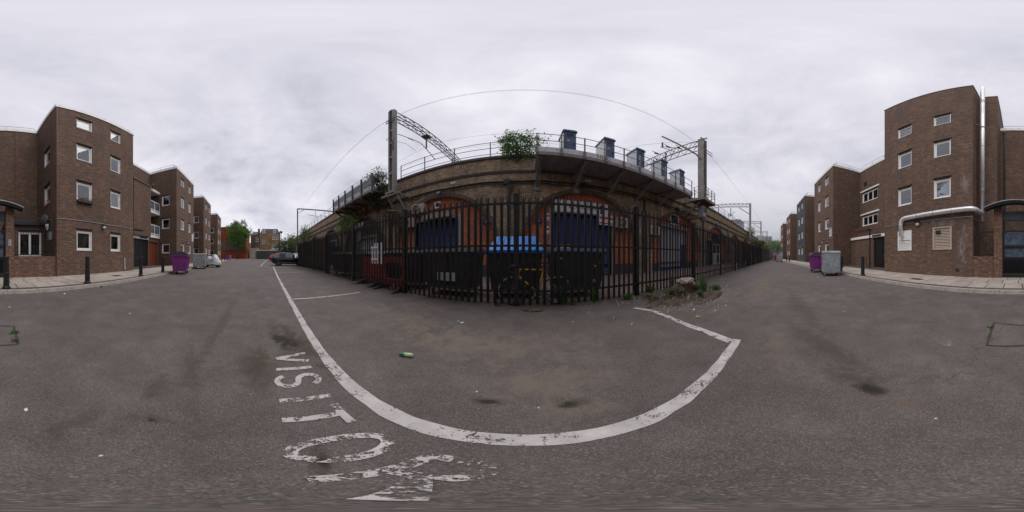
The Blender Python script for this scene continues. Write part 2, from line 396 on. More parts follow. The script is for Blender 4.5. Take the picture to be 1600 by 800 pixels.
# ------------------------------------------------------------------ mesh builder
class MB:
    def __init__(s): s.v = []; s.f = []; s.m = []; s.c = []
    def face(s, pts, m=0):
        i = len(s.v); s.v += [tuple(p) for p in pts]; s.f.append(tuple(range(i, i + len(pts)))); s.m.append(m); s.c.append((i, len(s.v)))
    def raw(s, vs, fs, m=0):
        i = len(s.v); s.v += [tuple(p) for p in vs]; s.c.append((i, len(s.v)))
        for f in fs: s.f.append(tuple(i + k for k in f)); s.m.append(m)
    def box(s, x0, x1, y0, y1, z0, z1, m=0):
        if x0 > x1: x0, x1 = x1, x0
        if y0 > y1: y0, y1 = y1, y0
        if z0 > z1: z0, z1 = z1, z0
        s.hexa([(x0, y0), (x1, y0), (x1, y1), (x0, y1)], [(x0, y0), (x1, y0), (x1, y1), (x0, y1)], z0, z1, m)
    def hexa(s, lo, hi, z0, z1, m=0):
        v = [(*p, z0) for p in lo] + [(*p, z1) for p in hi]
        s.raw(v, [(3, 2, 1, 0), (4, 5, 6, 7), (0, 1, 5, 4), (1, 2, 6, 5), (2, 3, 7, 6), (3, 0, 4, 7)], m)
    def bar(s, a, b, wd, ht=None, m=0, up=(0, 0, 1)):
        a = Vector(a); b = Vector(b); ht = wd if ht is None else ht
        d = (b - a).normalized(); u = Vector(up)
        if abs(d.dot(u)) > .98: u = Vector((0, 1, 0))
        x = d.cross(u).normalized() * wd / 2; y = x.cross(d).normalized() * ht / 2
        v = [a - x - y, a + x - y, a + x + y, a - x + y, b - x - y, b + x - y, b + x + y, b - x + y]
        s.raw(v, [(0, 1, 2, 3), (7, 6, 5, 4), (1, 0, 4, 5), (2, 1, 5, 6), (3, 2, 6, 7), (0, 3, 7, 4)], m)
    def tube(s, pts, r, n=6, m=0, caps=True):
        pts = [Vector(p) for p in pts]; rs = r if isinstance(r, (list, tuple)) else [r] * len(pts)
        vs = []; prev = None
        for i, p in enumerate(pts):
            d = (pts[min(i + 1, len(pts) - 1)] - pts[max(i - 1, 0)]).normalized()
            if prev is None:
                u = d.cross(Vector((0, 0, 1)))
                if u.length < .05: u = d.cross(Vector((0, 1, 0)))
            else: u = prev - d * prev.dot(d)
            u.normalize(); prev = u; w_ = d.cross(u)
            for k in range(n):
                a = 2 * math.pi * k / n
                vs.append(p + (u * math.cos(a) + w_ * math.sin(a)) * rs[i])
        fs = []
        for i in range(len(pts) - 1):
            for k in range(n):
                fs.append((i * n + k, i * n + (k + 1) % n, (i + 1) * n + (k + 1) % n, (i + 1) * n + k))
        if caps:
            fs.append(tuple(range(n))[::-1]); fs.append(tuple((len(pts) - 1) * n + k for k in range(n)))
        s.raw(vs, fs, m)
    def lathe(s, prof, n=16, c=(0, 0, 0), m=0):
        vs = []
        for r, z in prof:
            for k in range(n):
                a = 2 * math.pi * k / n; vs.append((c[0] + r * math.cos(a), c[1] + r * math.sin(a), c[2] + z))
        fs = []
        for i in range(len(prof) - 1):
            for k in range(n):
                fs.append((i * n + k, i * n + (k + 1) % n, (i + 1) * n + (k + 1) % n, (i + 1) * n + k))
        fs.append(tuple(range(n))[::-1]); fs.append(tuple((len(prof) - 1) * n + k for k in range(n)))
        s.raw(vs, fs, m)
    def disc(s, c, r, t, axis='y', n=20, m=0, r0=0):
        """wheel-like ring or disc of thickness t about an axis"""
        def pt(a, rr, o):
            x, y = rr * math.cos(a), rr * math.sin(a)
            return {'y': (c[0] + x, c[1] + o, c[2] + y), 'x': (c[0] + o, c[1] + x, c[2] + y), 'z': (c[0] + x, c[1] + y, c[2] + o)}[axis]
        vs = []
        for k in range(n):
            a = 2 * math.pi * k / n
            vs += [pt(a, r, -t / 2), pt(a, r, t / 2), pt(a, max(r0, .0005), t / 2), pt(a, max(r0, .0005), -t / 2)]
        fs = []
        for k in range(n):
            j = (k + 1) % n
            for q in range(4): fs.append((k * 4 + q, j * 4 + q, j * 4 + (q + 1) % 4, k * 4 + (q + 1) % 4))
        s.raw(vs, fs, m)
    def wall(s, p, d, inw, L, z0, z1, ops=(), depth=.1, m=0, flip=False):
        """wall panel from p along d, openings (a,b,za,zb), reveals going to inw"""
        p = Vector((p[0], p[1], 0)); d = Vector((d[0], d[1], 0)); w_ = Vector((inw[0], inw[1], 0)) * depth
        xs = sorted({0, L} | {o[0] for o in ops} | {o[1] for o in ops}); zs = sorted({z0, z1} | {o[2] for o in ops} | {o[3] for o in ops})
        Q = lambda a, z, off=0: p + d * a + Vector((0, 0, z)) + w_ * off
        def add(q): s.face(q[::-1] if flip else q, m)
        for i in range(len(xs) - 1):
            for j in range(len(zs) - 1):
                cx, cz = (xs[i] + xs[i + 1]) / 2, (zs[j] + zs[j + 1]) / 2
                if any(o[0] < cx < o[1] and o[2] < cz < o[3] for o in ops): continue
                add([Q(xs[i], zs[j]), Q(xs[i + 1], zs[j]), Q(xs[i + 1], zs[j + 1]), Q(xs[i], zs[j + 1])])
        for a, b, c, e in ops:
            add([Q(a, c), Q(a, c, 1), Q(b, c, 1), Q(b, c)]); add([Q(a, e), Q(b, e), Q(b, e, 1), Q(a, e, 1)])
            add([Q(a, c), Q(a, e), Q(a, e, 1), Q(a, c, 1)]); add([Q(b, c), Q(b, c, 1), Q(b, e, 1), Q(b, e)])
    def mesh(s, name, mats, smooth=False):
        me = bpy.data.meshes.new(name); me.from_pydata(s.v, [], s.f); 
        for mm in (mats if isinstance(mats, (list, tuple)) else [mats]): me.materials.append(MATS[mm])
        me.polygons.foreach_set('material_index', s.m)
        if smooth: me.polygons.foreach_set('use_smooth', [True] * len(s.f))
        uv = me.uv_layers.new(name='UVMap').data
        for p in me.polygons:
            n = p.normal
            if abs(n.z) > .8: ax, ay = Vector((1, 0, 0)), Vector((0, 1, 0))
            else:
                ax = Vector((-n.y, n.x, 0)).normalized(); ay = Vector((0, 0, 1))
                if ax.x + ax.y * .9 < 0: ax = -ax
            for li in p.loop_indices:
                co = me.vertices[me.loops[li].vertex_index].co
                uv[li].uv = (co.dot(ax), co.dot(ay))
        me.update()
        return me

def link(name, me, parent=None, loc=(0, 0, 0), rz=0, rot=None):
    o = bpy.data.objects.new(name, me); COL.objects.link(o)
    o.location = loc; o.rotation_euler = rot if rot else (0, 0, rz)
    if parent is not None: o.parent = parent
    return o
def pieces(mb):
    ch = getattr(mb, 'c', None)
    if not ch or len(ch) > 260: return None
    bx = []
    for a, b in ch:
        vs = mb.v[a:b]; bx.append([min(v[i] for v in vs) for i in range(3)] + [max(v[i] for v in vs) for i in range(3)])
    n = len(bx); par = list(range(n))
    def find(i):
        while par[i] != i: i = par[i]
        return i
    sz = [math.dist(b[:3], b[3:]) for b in bx]
    for i in range(n):
        for j in range(i):
            gap = math.sqrt(sum(max(0, bx[i][k] - bx[j][k + 3], bx[j][k] - bx[i][k + 3]) ** 2 for k in range(3)))
            if gap < .32 * max(sz[i], sz[j]): par[find(i)] = find(j)
    gr = {}
    for i in range(n): gr.setdefault(find(i), []).append(i)
    return list(gr.values()) if 2 <= len(gr) <= 40 else None
def part(name, mb, mat, parent, smooth=False, loc=(0, 0, 0), rz=0, rot=None, kind=None, label=None):
    pc = pieces(mb) if (parent is not None and kind != 'stuff') else None
    if pc:
        first = None
        for grp in pc:
            sub = MB()
            for ci in grp:
                a, b = mb.c[ci]; off = len(sub.v) - a; sub.v += mb.v[a:b]
                for f_, m_ in zip(mb.f, mb.m):
                    if a <= f_[0] < b: sub.f.append(tuple(x + off for x in f_)); sub.m.append(m_)
            o = link(name, sub.mesh(name, mat, smooth), parent, loc, rz, rot)
            first = first or o
        return first
    o = link(name, mb.mesh(name, mat, smooth), parent, loc, rz, rot)
    if kind: o['kind'] = kind
    if label: o['label'] = label
    return o
def thing(name, label, cat, loc=(0, 0, 0), rz=0, group=None):
    o = link(name, None, None, loc, rz); o['label'] = label; o['category'] = cat
    if group: o['group'] = group
    return o
def tag(o, label, cat, group=None):
    o['label'] = label; o['category'] = cat
    if group: o['group'] = group
    return o
def struct(name, mb, mat, parent=None, **k):
    o = part(name, mb, mat, parent, **k); o['kind'] = 'structure'; return o
def kids(o): return [c for c in KIDMAP.get(o.name, [])]
def copy_tree(root, loc, rz, label, group=None):
    allo = list(COL.objects)
    def rec(o, parent):
        c = o.copy(); COL.objects.link(c); c.parent = parent
        for ch in allo:
            if ch.parent == o: rec(ch, c)
        return c
    c = rec(root, None); c.location = loc; c.rotation_euler = (0, 0, rz); c['label'] = label
    if group: c['group'] = group; root['group'] = group
    return c
def bevel(o, wd=.01, seg=2):
    md = o.modifiers.new('bevel', 'BEVEL'); md.width = wd; md.segments = seg; md.limit_method = 'ANGLE'; return o

def text_part(name, body, mat, parent, size, loc, rot, extrude=.002, kind=None, space=1.0, shear=0):
    cu = bpy.data.curves.new(name, 'FONT'); cu.body = body; cu.size = size; cu.extrude = extrude
    cu.align_x = 'CENTER'; cu.align_y = 'CENTER'; cu.space_character = space; cu.shear = shear; cu.resolution_u = 3
    tmp = bpy.data.objects.new(name, cu); COL.objects.link(tmp)
    dg = bpy.context.evaluated_depsgraph_get()
    me = bpy.data.meshes.new_from_object(tmp.evaluated_get(dg))
    COL.objects.unlink(tmp); bpy.data.objects.remove(tmp)
    me.materials.clear(); me.materials.append(MATS[mat])
    return link(name, me, parent, loc, rot=rot)

def leaves(mb, centre, rad, nclump, nleaf, ls, clump_r, seed, shell=.55, droop=0, m=0, aspect=.5):
    q = random.Random(seed)
    c = Vector(centre)
    for _ in range(nclump):
        while True:
            p = Vector((q.uniform(-1, 1), q.uniform(-1, 1), q.uniform(-1, 1)))
            if p.length <= 1: break
        l = p.length or .01
        p = p / l * (shell + (1 - shell) * l if q.random() < .75 else l)
        p *= q.uniform(.7, 1.22)
        cc = c + Vector((p.x * rad[0], p.y * rad[1], p.z * rad[2]))
        cr = clump_r * q.uniform(.6, 1.35)
        for _ in range(nleaf):
            o = Vector((q.gauss(0, .45), q.gauss(0, .45), q.gauss(0, .4))) * cr
            a = Vector((q.gauss(0, 1), q.gauss(0, 1), q.gauss(-droop, .7))).normalized()
            b = a.cross(Vector((q.gauss(0, 1), q.gauss(0, 1), q.gauss(0, 1)))).normalized()
            s_ = ls * q.uniform(.6, 1.3); P = cc + o
            mb.face([P, P + a * s_ * .5 + b * s_ * aspect * .5, P + a * s_, P + a * s_ * .5 - b * s_ * aspect * .5], m)

# ================================================================== GROUND AND PAVEMENT
g = MB(); g.face([(-260, -260, 0), (260, -260, 0), (260, 260, 0), (-260, 260, 0)])
ROAD = struct('road', g, 'asphalt')
pv = MB()
pv.box(-60, 60, 4.73, 18, .01, .088)
pave = struct('pavement', pv, 'joint_dirt', rz=BR)
def shared(mb, name, mat): return mb.mesh(name, mat)
slab = MB(); slab.hexa([(-.291, -.430), (.291, -.430), (.291, .430), (-.291, .430)], [(-.284, -.424), (.284, -.424), (.284, .424), (-.284, .424)], .06, .1)
slab_me = shared(slab, 'paving_slab', 'paving')
q = random.Random(3)
for i in range(96):
    for j in range(3):
        s = -26 + i * .6 + (.0 if j % 2 else .12)
        o = link('paving_slab', slab_me, pave, (s, 5.02 + .435 + j * .88, q.uniform(-.002, .003)), q.uniform(-.004, .004))
fs = MB()
for i in range(-95, 76):
    s = i * .6
    if -26.3 < s < 31.4: continue
    for j in range(3):
        y = 5.02 + .435 + j * .88
        fs.hexa([(s - .29, y - .43), (s + .29, y - .43), (s + .29, y + .43), (s - .29, y + .43)], [(s - .285, y - .425), (s + .285, y - .425), (s + .285, y + .425), (s - .285, y + .425)], .06, .1)
part('far_slabs', fs, 'paving', pave, kind='stuff')
ks = MB(); ks.hexa([(-.452, -.075), (.452, -.075), (.452, .075), (-.452, .075)], [(-.45, -.062), (.45, -.062), (.45, .075), (-.45, .075)], -.02, .104)
ks_me = shared(ks, 'kerb_stone', 'kerb_stone_mat')
for i in range(-62, 62):
    link('kerb_stone', ks_me, pave, (i * .915, 4.675, q.uniform(-.002, .002)))
# drain cover in the pavement
dc = MB(); dc.box(-.3, .3, -.17, .17, .1, .106)
for k in range(7): dc.box(-.26 + k * .08, -.22 + k * .08, -.14, .14, .106, .111)
c = G(183 + 0, 430.6, .1)
tag(part('drain_cover', dc, 'drain_iron', None, loc=(c.x, c.y, 0), rz=BR), 'dark iron access cover set in the pavement near the left flats', 'drain cover')
c = G(1432, 436, .1)
dc2 = part('drain_cover', dc, 'drain_iron', None, loc=(c.x, c.y, 0), rz=BR)
tag(dc2, 'iron cover set in the pavement below the white louvre window', 'drain cover')

# ---- painted markings (worn) as thin sheets
def strip(name, pts, wd, mat, z=.004, wob=.006, seed=1, label=None):
    q = random.Random(seed); mb = MB(); P = []
    for a, b in zip(pts[:-1], pts[1:]):
        a = Vector((*a, 0)); b = Vector((*b, 0)); n = max(1, int((b - a).length / .12))
        for i in range(n): P.append(a.lerp(b, i / n))
    P.append(Vector((*pts[-1], 0)))
    L, Rr = [], []
    for i, p in enumerate(P):
        d = (P[min(i + 1, len(P) - 1)] - P[max(i - 1, 0)]).normalized(); nrm = Vector((-d.y, d.x, 0))
        L.append(p + nrm * (wd / 2 + q.uniform(-wob, wob)) + Vector((0, 0, z))); Rr.append(p - nrm * (wd / 2 + q.uniform(-wob, wob)) + Vector((0, 0, z)))
    n = len(P)
    mb.raw(L + Rr, [(i, n + i, n + i + 1, i + 1) for i in range(n - 1)])
    return part(name, mb, mat, ROAD)
strip('parking_line', [(1.88, .53), (.5, .52), (-3.35, .50), (-8.7, .40), (-17.3, .34)], .098, 'line_white')
strip('parking_line', [(1.80, .585), (1.97, 1.02), (2.16, 1.9), (2.2, 2.2), (2.05, 2.62)], .10, 'line_white', .008, .012, 5)
strip('parking_line', [(-4.0, .56), (-4.12, 2.54)], .085, 'line_white', .006, .004, 7)
strip('parking_line', [(-10.5, .46), (-11.1, 2.57)], .085, 'line_white', .006, .004, 8)
strip('parking_line', [(-17.3, .36), (-17.4, -1.05)], .085, 'line_white', .008, .004, 9)
strip('parking_line', [(-17.4, -1.0), (-46, -.9)], .11, 'line_white', .006, .004, 10)
strip('parking_line', [(-17.3, .40), (-17.5, 2.4)], .085, 'line_white', .007, .004, 9)
def pxy(px, py): p = G(px, py); return (p.x, p.y)
plain('seam_dirt', (.06, .052, .038), .95, var=.4, scale=9)
for k, (a, b) in enumerate((((1553, 504), (1622, 510)), ((1622, 510), (1628, 538)), ((1628, 538), (1541, 540)), ((1541, 540), (1553, 504)))):
    strip('patch_seam', [pxy(*a), pxy(*b)], .035, 'seam_dirt', .003 + .001 * k, .012, 40 + k)
strip('yellow_line', [(4.88, .60), (9.4, .61)], .09, 'line_yellow', .004, .006, 11)
strip('yellow_line', [(4.90, .66), (5.04, 1.68), (5.1, 2.7)], .08, 'line_yellow', .006, .006, 12)
strip('yellow_line', [(9.97, -.78), (8.4, -1.12), (8.85, -2.2)], .09, 'line_yellow', .004, .006, 13)
strip('yellow_line', [(-10.4, -4.1), (-13.2, -4.56)], .09, 'line_yellow', .004, .006, 14)
strip('yellow_line', [(-10.35, -4.16), (-9.7, -5.2)], .08, 'line_yellow', .006, .006, 15)

def stroke_letters(name, xs, y0, hgt, wds, mats, word, thick=.048, z=.005):
    """painted word made of strokes, reading towards +x with its top towards +y"""
    for ch, wd, x, mat in zip(word, wds, xs, mats):
        mb = MB()
        def seg(pts):
            P = [Vector((x + a * wd, y0 + b * hgt, z)) for a, b in pts]
            n = len(P); L = []; Q = []
            for i, p in enumerate(P):
                d = (P[min(i + 1, n - 1)] - P[max(i - 1, 0)]).normalized(); nr = Vector((-d.y, d.x, 0)) * thick / 2
                L.append(p + nr); Q.append(p - nr)
            mb.raw(L + Q, [(i, n + i, n + i + 1, i + 1) for i in range(n - 1)])
        arc = lambda cx, cy, rx, ry, a0, a1, n=14: [(cx + rx * math.cos(R(a0 + (a1 - a0) * i / n)), cy + ry * math.sin(R(a0 + (a1 - a0) * i / n))) for i in range(n + 1)]
        if ch == 'V': seg([(0, 1), (.5, 0)]); z += .0015; seg([(1, 1), (.5, .03)])
        if ch == 'I': seg([(.5, 0), (.5, 1)])
        if ch == 'S': seg(arc(.5, .75, .42, .25, 20, 270) + arc(.5, .25, .42, .25, 90, -160)[1:])
        if ch == 'T': seg([(.5, 0), (.5, 1)]); z += .0015; seg([(0, .93), (1, .93)])
        if ch == 'O': seg(arc(.5, .5, .42, .5, 0, 360, 28))
        if ch == 'R':
            seg([(.1, 0), (.1, 1)]); z += .0015
            seg([(.1, .95), (.5, .95)] + arc(.5, .72, .38, .23, 90, -90) + [(.1, .49)]); z += .0015; seg([(.45, .49), (.92, 0)])
        part(name, mb, mat, ROAD)
LW = [.16, .10, .17, .09, .20, .19, .19]
stroke_letters('painted_letter', [-1.585, -1.36, -1.215, -.935, -.79, -.505, -.235], .05, .295, LW, ['letter_white'] * 3 + ['letter_worn', 'letter_white', 'letter_worn', 'letter_worn'], 'VISITOR', .043)
stroke_letters('painted_letter', [-8.35 + k * .235 for k in range(7)], -.12, .34, LW, ['letter_faint'] * 7, 'VISITOR', .055)
stroke_letters('painted_letter', [-15.2 + k * .235 for k in range(7)], -.2, .36, LW, ['letter_faint'] * 7, 'VISITOR', .055)
for px, py, s_ in [(1174, 577, .05), (1478, 536, .12), (872, 520, .12), (300 , 540, .05), (1320, 487, .1)]:
    mb = MB(); p = G(px, py, .005); qq = random.Random(px)
    mb.face([(p.x + s_ * qq.uniform(.7, 1.2) * math.cos(a), p.y + s_ * .6 * qq.uniform(.7, 1.2) * math.sin(a), .005) for a in [i * math.pi / 6 for i in range(12)]])
    part('paint_spill', mb, 'stain_white', ROAD)

# ================================================================== FLATS
ROWS = [(1.42, 2.58), (4.18, 5.42), (6.88, 8.2), (9.7, 10.78)]
FR_CACHE = {}
CQ = random.Random(99)
def curtain_mesh(wd, ht, kind, mat):
    f = MB(); H0 = .06; spans = {'net': [(-.5, .5, 0, 1)], 'half': [(-.5, .5, 0, .52)], 'pair': [(-.5, -.2, 0, 1), (.2, .5, 0, 1)], 'side': [(-.5, .05, 0, 1)], 'blind': [(-.5, .5, .55, 1)]}[kind]
    for a, b, c, d in spans:
        n = max(6, int((b - a) * 26)); vs = []
        for k in range(n + 1):
            x = (a + (b - a) * k / n) * wd; y = .22 + (.022 * math.sin(k * 2.1) + .012 * math.sin(k * .9) if kind != 'blind' else 0)
            vs += [(x, y, c * ht + .01), (x, y, d * ht)]
        f.raw(vs, [(2 * k, 2 * k + 2, 2 * k + 3, 2 * k + 1) for k in range(n)])
    return f.mesh('curtain', mat)
CUR = {}
def window(parent, x, y, z, wd, ht, rz, kind='pane_mid', mull=0, deep=.11, open_=False, label=None):
    """x,y,z = bottom centre of the opening on the wall face; rz turns -Y outwards"""
    key = (round(wd, 2), round(ht, 2), mull)
    if key not in FR_CACHE:
        f = MB(); t = .07; ht0 = ht; ht = ht - .14
        f.box(-wd / 2, -wd / 2 + t, deep - .02, deep + .04, 0, ht); f.box(wd / 2 - t, wd / 2, deep - .02, deep + .04, 0, ht)
        f.box(-wd / 2 + t, wd / 2 - t, deep - .018, deep + .04, 0, t); f.box(-wd / 2 + t, wd / 2 - t, deep - .018, deep + .04, ht - t, ht)
        # white lining of the reveal and sill
        f.box(wd / 2 - .03, wd / 2 + .0, .01, deep - .022, 0.0, ht); f.box(-wd / 2, -wd / 2 + .03, .01, deep - .022, 0.0, ht)
        f.box(-wd / 2, wd / 2, -.02, deep - .022, -.035, -.002)
        for k in range(1, mull + 1):
            xx = -wd / 2 + wd * k / (mull + 1); f.box(xx - .035, xx + .035, deep - .015, deep + .038, t, ht - t)
        sash = MB(); n = mull + 1; cw = (wd - 2 * t) / n
        for k in range(n):
            a = -wd / 2 + t + k * cw + (.03 if k else 0) + .004; b = -wd / 2 + t + (k + 1) * cw - (.03 if k < n - 1 else 0) - .004; s_ = .035
            sash.box(a, a + s_, deep, deep + .03, t + .004, ht - t - .004); sash.box(b - s_, b, deep, deep + .03, t + .004, ht - t - .004)
            sash.box(a + s_, b - s_, deep, deep + .03, t + .004, t + .004 + s_); sash.box(a + s_, b - s_, deep, deep + .03, ht - t - .004 - s_, ht - t - .004)
        pn = MB(); pn.box(-wd / 2 + t, wd / 2 - t, deep + .012, deep + .018, t, ht - t)
        hd = MB(); hd.box(-wd / 2 - .07, wd / 2 + .07, -.05, .0, ht0, ht0 + .03); hd.box(-wd / 2, wd / 2, deep - .04, deep + .03, ht + .002, ht0)
        FR_CACHE[key] = (f.mesh('window', 'white_upvc'), sash.mesh('sash', 'white_upvc'), pn, hd.mesh('lintel', 'lintel_brown'), {})
    fm, sm, pn, hm, pc = FR_CACHE[key]
    kind = 'window_glass'
    if kind not in pc: pc[kind] = pn.mesh('pane', kind)
    wi = link('window', fm, parent, (x, y, z), rz)
    link('sash', sm, wi, (0, 0, 0), rot=(R(-7) if open_ else 0, 0, 0)); link('pane', pc[kind], wi); link('lintel', hm, wi)
    ck = (key, CQ.choice(['net', 'half', 'pair', 'side', 'blind', 'half', 'net', None]), CQ.choice(['curtain_white', 'curtain_white', 'curtain_grey', 'curtain_warm']))
    if ck[1]:
        if ck not in CUR: CUR[ck] = curtain_mesh(wd, ht - .14, ck[1], ck[2])
        link('curtain', CUR[ck], wi)
    return wi

PK = ['pane_mid', 'pane_dark', 'pane_net', 'pane_mid', 'pane_net']
def guard(mb, pts, z, h=.62, step=1.9):
    for a, b in zip(pts[:-1], pts[1:]):
        a = Vector((*a, 0)); b = Vector((*b, 0)); L = (b - a).length; n = max(1, round(L / step))
        for i in range(n + 1):
            p = a.lerp(b, i / n); mb.bar((p.x, p.y, z), (p.x, p.y, z + h), .03)
        for hh in (h * .5, h): mb.bar((a.x, a.y, z + hh), (b.x, b.y, z + hh), .025)

def block(label, s0, w_, s1, sg, front='flats_brick', top=11.6, coping=True, seed=0, side_rows=(0, 1, 2), front_rows=(0, 1, 2, 3), recess=True, cols=((1.16, 2.12), (3.52, 4.34)), louvres=False, far=False, rtop=None):
    rtop = rtop or top
    q = random.Random(seed)
    t = thing('apartment_block', label, 'apartment block', B(s0, 7.37), BR, 'brown brick flats along the pavement')
    X = lambda x: sg * x
    D = 10.75 - 7.37; fl = sg < 0
    ops = [(a, b, *ROWS[r]) for a, b in cols for r in front_rows]
    wf = MB(); wf.wall((0, 0), (sg, 0), (0, 1), w_, .05, top, ops, flip=not fl, m=0)
    part('front_wall', wf, front, t)
    wl = MB()
    vops = [(.85, 1.8, *ROWS[r]) for r in side_rows]
    wl.wall((0, D), (0, -1), (sg, 0), D, .05, top, [(D - b, D - a, c, e) for a, b, c, e in vops], flip=not fl)
    wl.wall((X(w_), 0), (0, 1), (-sg, 0), D, .05, top, flip=not fl)
    L = abs(s1 - s0)
    wl.wall((X(w_), D), (sg, 0), (0, 1), L - w_, .05, rtop, [(L - w_ - 3.05, L - w_ - .5, 5.35 - .9, 5.65), (L - w_ - 3.05, L - w_ - .5, 7.2, 8.5)] if (recess and sg < 0) else [], flip=not fl)
    wl.wall((X(L), D + 8), (-sg, 0), (0, -1), L - w_, .05, rtop, flip=not fl); wl.wall((X(w_), D + 8), (-sg, 0), (0, -1), w_, .05, top, flip=not fl)
    wl.wall((0, D), (0, 1), (sg, 0), 8, .05, top, flip=fl); wl.wall((X(L), D), (0, 1), (-sg, 0), 8, .05, rtop, flip=not fl)
    if rtop < top: wl.wall((X(w_), D), (0, 1), (-sg, 0), 8, rtop - .4, top, flip=not fl)
    part('brick_wall', wl, 'flats_brick', t)
    rf = MB(); rf.box(X(0.02), X(w_ - .02), .02, D + .1, top - .3, top - .1); rf.box(X(0.02), X(w_ - .02), D + .1, D + 7.9, top - .3, top - .1); rf.box(X(w_ + .02), X(L - .02), D + .1, D + 7.9, rtop - .3, rtop - .1)
    part('roof', rf, 'roof_felt', t)
    if coping:
        cp = MB(); e = .05; h0, h1 = top - .10, top + .22
        cp.box(X(-e), X(w_ + e), -e, .14, h0, h1); cp.box(X(-e), X(.14), .142, D + .1, h0, h1 - .002)
        cp.box(X(w_ - .14), X(w_ + e), .142, D - e - .002, h0, h1 - .002); cp.box(X(w_ - .14), X(L - .01), D - e, D + .14, h0, h1 - .004)
        part('coping', cp, 'white_fascia', t)
        gr = MB(); guard(gr, ([(X(.35), D + .6), (X(.35), .5), (X(w_ - .4), .5), (X(w_ - .4), D + .6)] if seed != 1 else [(X(w_ + .1), D + .6)]) + [(X(L), D + .6)], top, .75)
        part('guard_rail', gr, 'rail_steel', t)
    else:
        cp = MB(); cp.box(X(-.03), X(w_ + .03), -.03, .12, top, top + .07); cp.box(X(-.03), X(.12), .12, D + 8, top, top + .068); cp.box(X(w_ - .12), X(w_ + .03), .12, D + 8, top, top + .068); cp.box(X(w_ + .01), X(L - .01), D - .05, D + .14, rtop - .1, rtop + .22, m=1)
        if sg < 0: gr = MB(); guard(gr, [(X(w_ + .2), D + .3), (X(L), D + .3)], rtop, .85); part('guard_rail', gr, 'rail_steel', t)
        part('coping', cp, ['dark_concrete', 'white_fascia'], t)
    # front windows
    for ci, (a, b) in enumerate(cols):
        for r in front_rows:
            if louvres and r == 0: continue
            z0, z1 = ROWS[r]
            window(t, X((a + b) / 2), 0, z0, b - a, z1 - z0, 0, q.choice(PK), 0, open_=(r == 3 or q.random() < .25))
    for r in side_rows:
        z0, z1 = ROWS[r]; window(t, 0, 1.325, z0, .95, z1 - z0, R(-90) if sg > 0 else R(90), q.choice(PK))
    if recess:
        if sg > 0:      # stair tower, balconies, porch
            b0, b1 = X(w_ + 2.6), X(w_ + 5.1); vf = 9.45 - 7.37
            st = MB(); st.box(X(w_ + 2.3), X(w_ + 5.0), vf - .2, D + .02, 3.05, 8.5); part('stair_tower', st, 'flats_brick', t)
            sc = MB(); sc.box(X(w_ + 2.22), X(w_ + 5.06), vf - .28, D, 8.5, 8.62); part('tower_cap', sc, 'dark_concrete', t)
            for zz in (3.05, 5.75, 8.35):
                sl = MB(); sl.box(X(w_ + 5.01), X(L - .01), vf, D, zz, zz + .3); bal = part('balcony_slab' if zz < 8 else 'balcony_canopy', sl, 'white_fascia', t)
                if zz < 8:
                    fr = MB(); x0, x1 = w_ + 5.05, L - .05
                    for xx in (x0, (x0 + x1) / 2, x1): fr.box(X(xx - .035), X(xx + .035), vf + .01, vf + .07, zz + .3, zz + 1.4)
                    fr.box(X(x0), X(x1), vf + .005, vf + .075, zz + 1.34, zz + 1.42); fr.box(X(x0), X(x1), vf + .005, vf + .075, zz + .38, zz + .46)
                    part('balustrade', fr, 'white_upvc', bal)
                    gl = MB(); gl.box(X(x0), X(x1), vf + .03, vf + .04, zz + .44, zz + 1.36); part('pane', gl, 'pane_mid', bal)
                    dk = MB(); dk.box(X(w_ + 5.2), X(L - .3), D - .03, D + .01, zz + .3, zz + 2.3); part('balcony_door', dk, 'pane_dark', bal)
            gw = MB(); gw.wall((X(w_), 9.6 - 7.37), (1, 0), (0, 1), L - w_, .05, 3.05, [(2.75, 5.0, .05, 2.75), (5.2, L - w_ - .25, .05, 2.6)], depth=.15, flip=True)
            part('porch_wall', gw, 'flats_brick', t)
            fa = MB(); fa.box(X(w_), X(w_ + 5.0), 9.5 - 7.37, 9.66 - 7.37, 2.76, 3.04); part('porch_fascia', fa, 'white_fascia', t)
            d1 = MB(); d1.box(X(w_ + 2.75), X(w_ + 5.0), 2.35, 2.4, .05, 2.75)
            for k in range(8): d1.box(X(w_ + 2.8 + k * .28), X(w_ + 2.82 + k * .28), 2.335, 2.36, .1, 2.7)
            part('garage_door', d1, 'black_paint', t)
            d2 = MB(); d2.box(X(w_ + 5.2), X(L - .25), 2.36, 2.4, .05, 2.6)
            for k in range(7): d2.box(X(w_ + 5.24 + k * .23), X(w_ + 5.26 + k * .23), 2.345, 2.365, .1, 2.55)
            dd = part('front_door', d2, 'red_door', t)
            hh = MB(); hh.box(X(w_ + 6.3), X(w_ + 6.36), 2.3, 2.34, 1.0, 1.3); part('handle', hh, 'chrome', dd)
            rp = MB(); rp.box(X(w_), X(L), 2.3, D, 3.05, 3.12); part('porch_roof', rp, 'roof_felt', t)
        else:           # two strip windows, porch with terrace screen
            for z0, z1 in ((4.45, 5.65), (7.2, 8.5)):
                window(t, X(L - 1.775), D, z0, 2.55, z1 - z0, 0, 'pane_mid', 2)
                hd = MB(); hd.box(X(L - 3.3), X(L - .2), D - .09, D - .003, z1 + .03, z1 + .2); part('window_head', hd, 'white_fascia', t)
            gw = MB(); gw.wall((X(w_), 2.23), (-1, 0), (0, 1), L - w_, .05, 2.8, [(1.6, 3.75, .05, 2.7)], depth=.15)
            part('porch_wall', gw, 'flats_brick', t)
            fa = MB(); fa.box(X(w_), X(L - .01), 2.13, 2.3, 2.8, 3.05); part('porch_fascia', fa, 'white_fascia', t)
            d1 = MB(); d1.box(X(w_ + 1.6), X(w_ + 3.75), 2.34, 2.38, .05, 2.7)
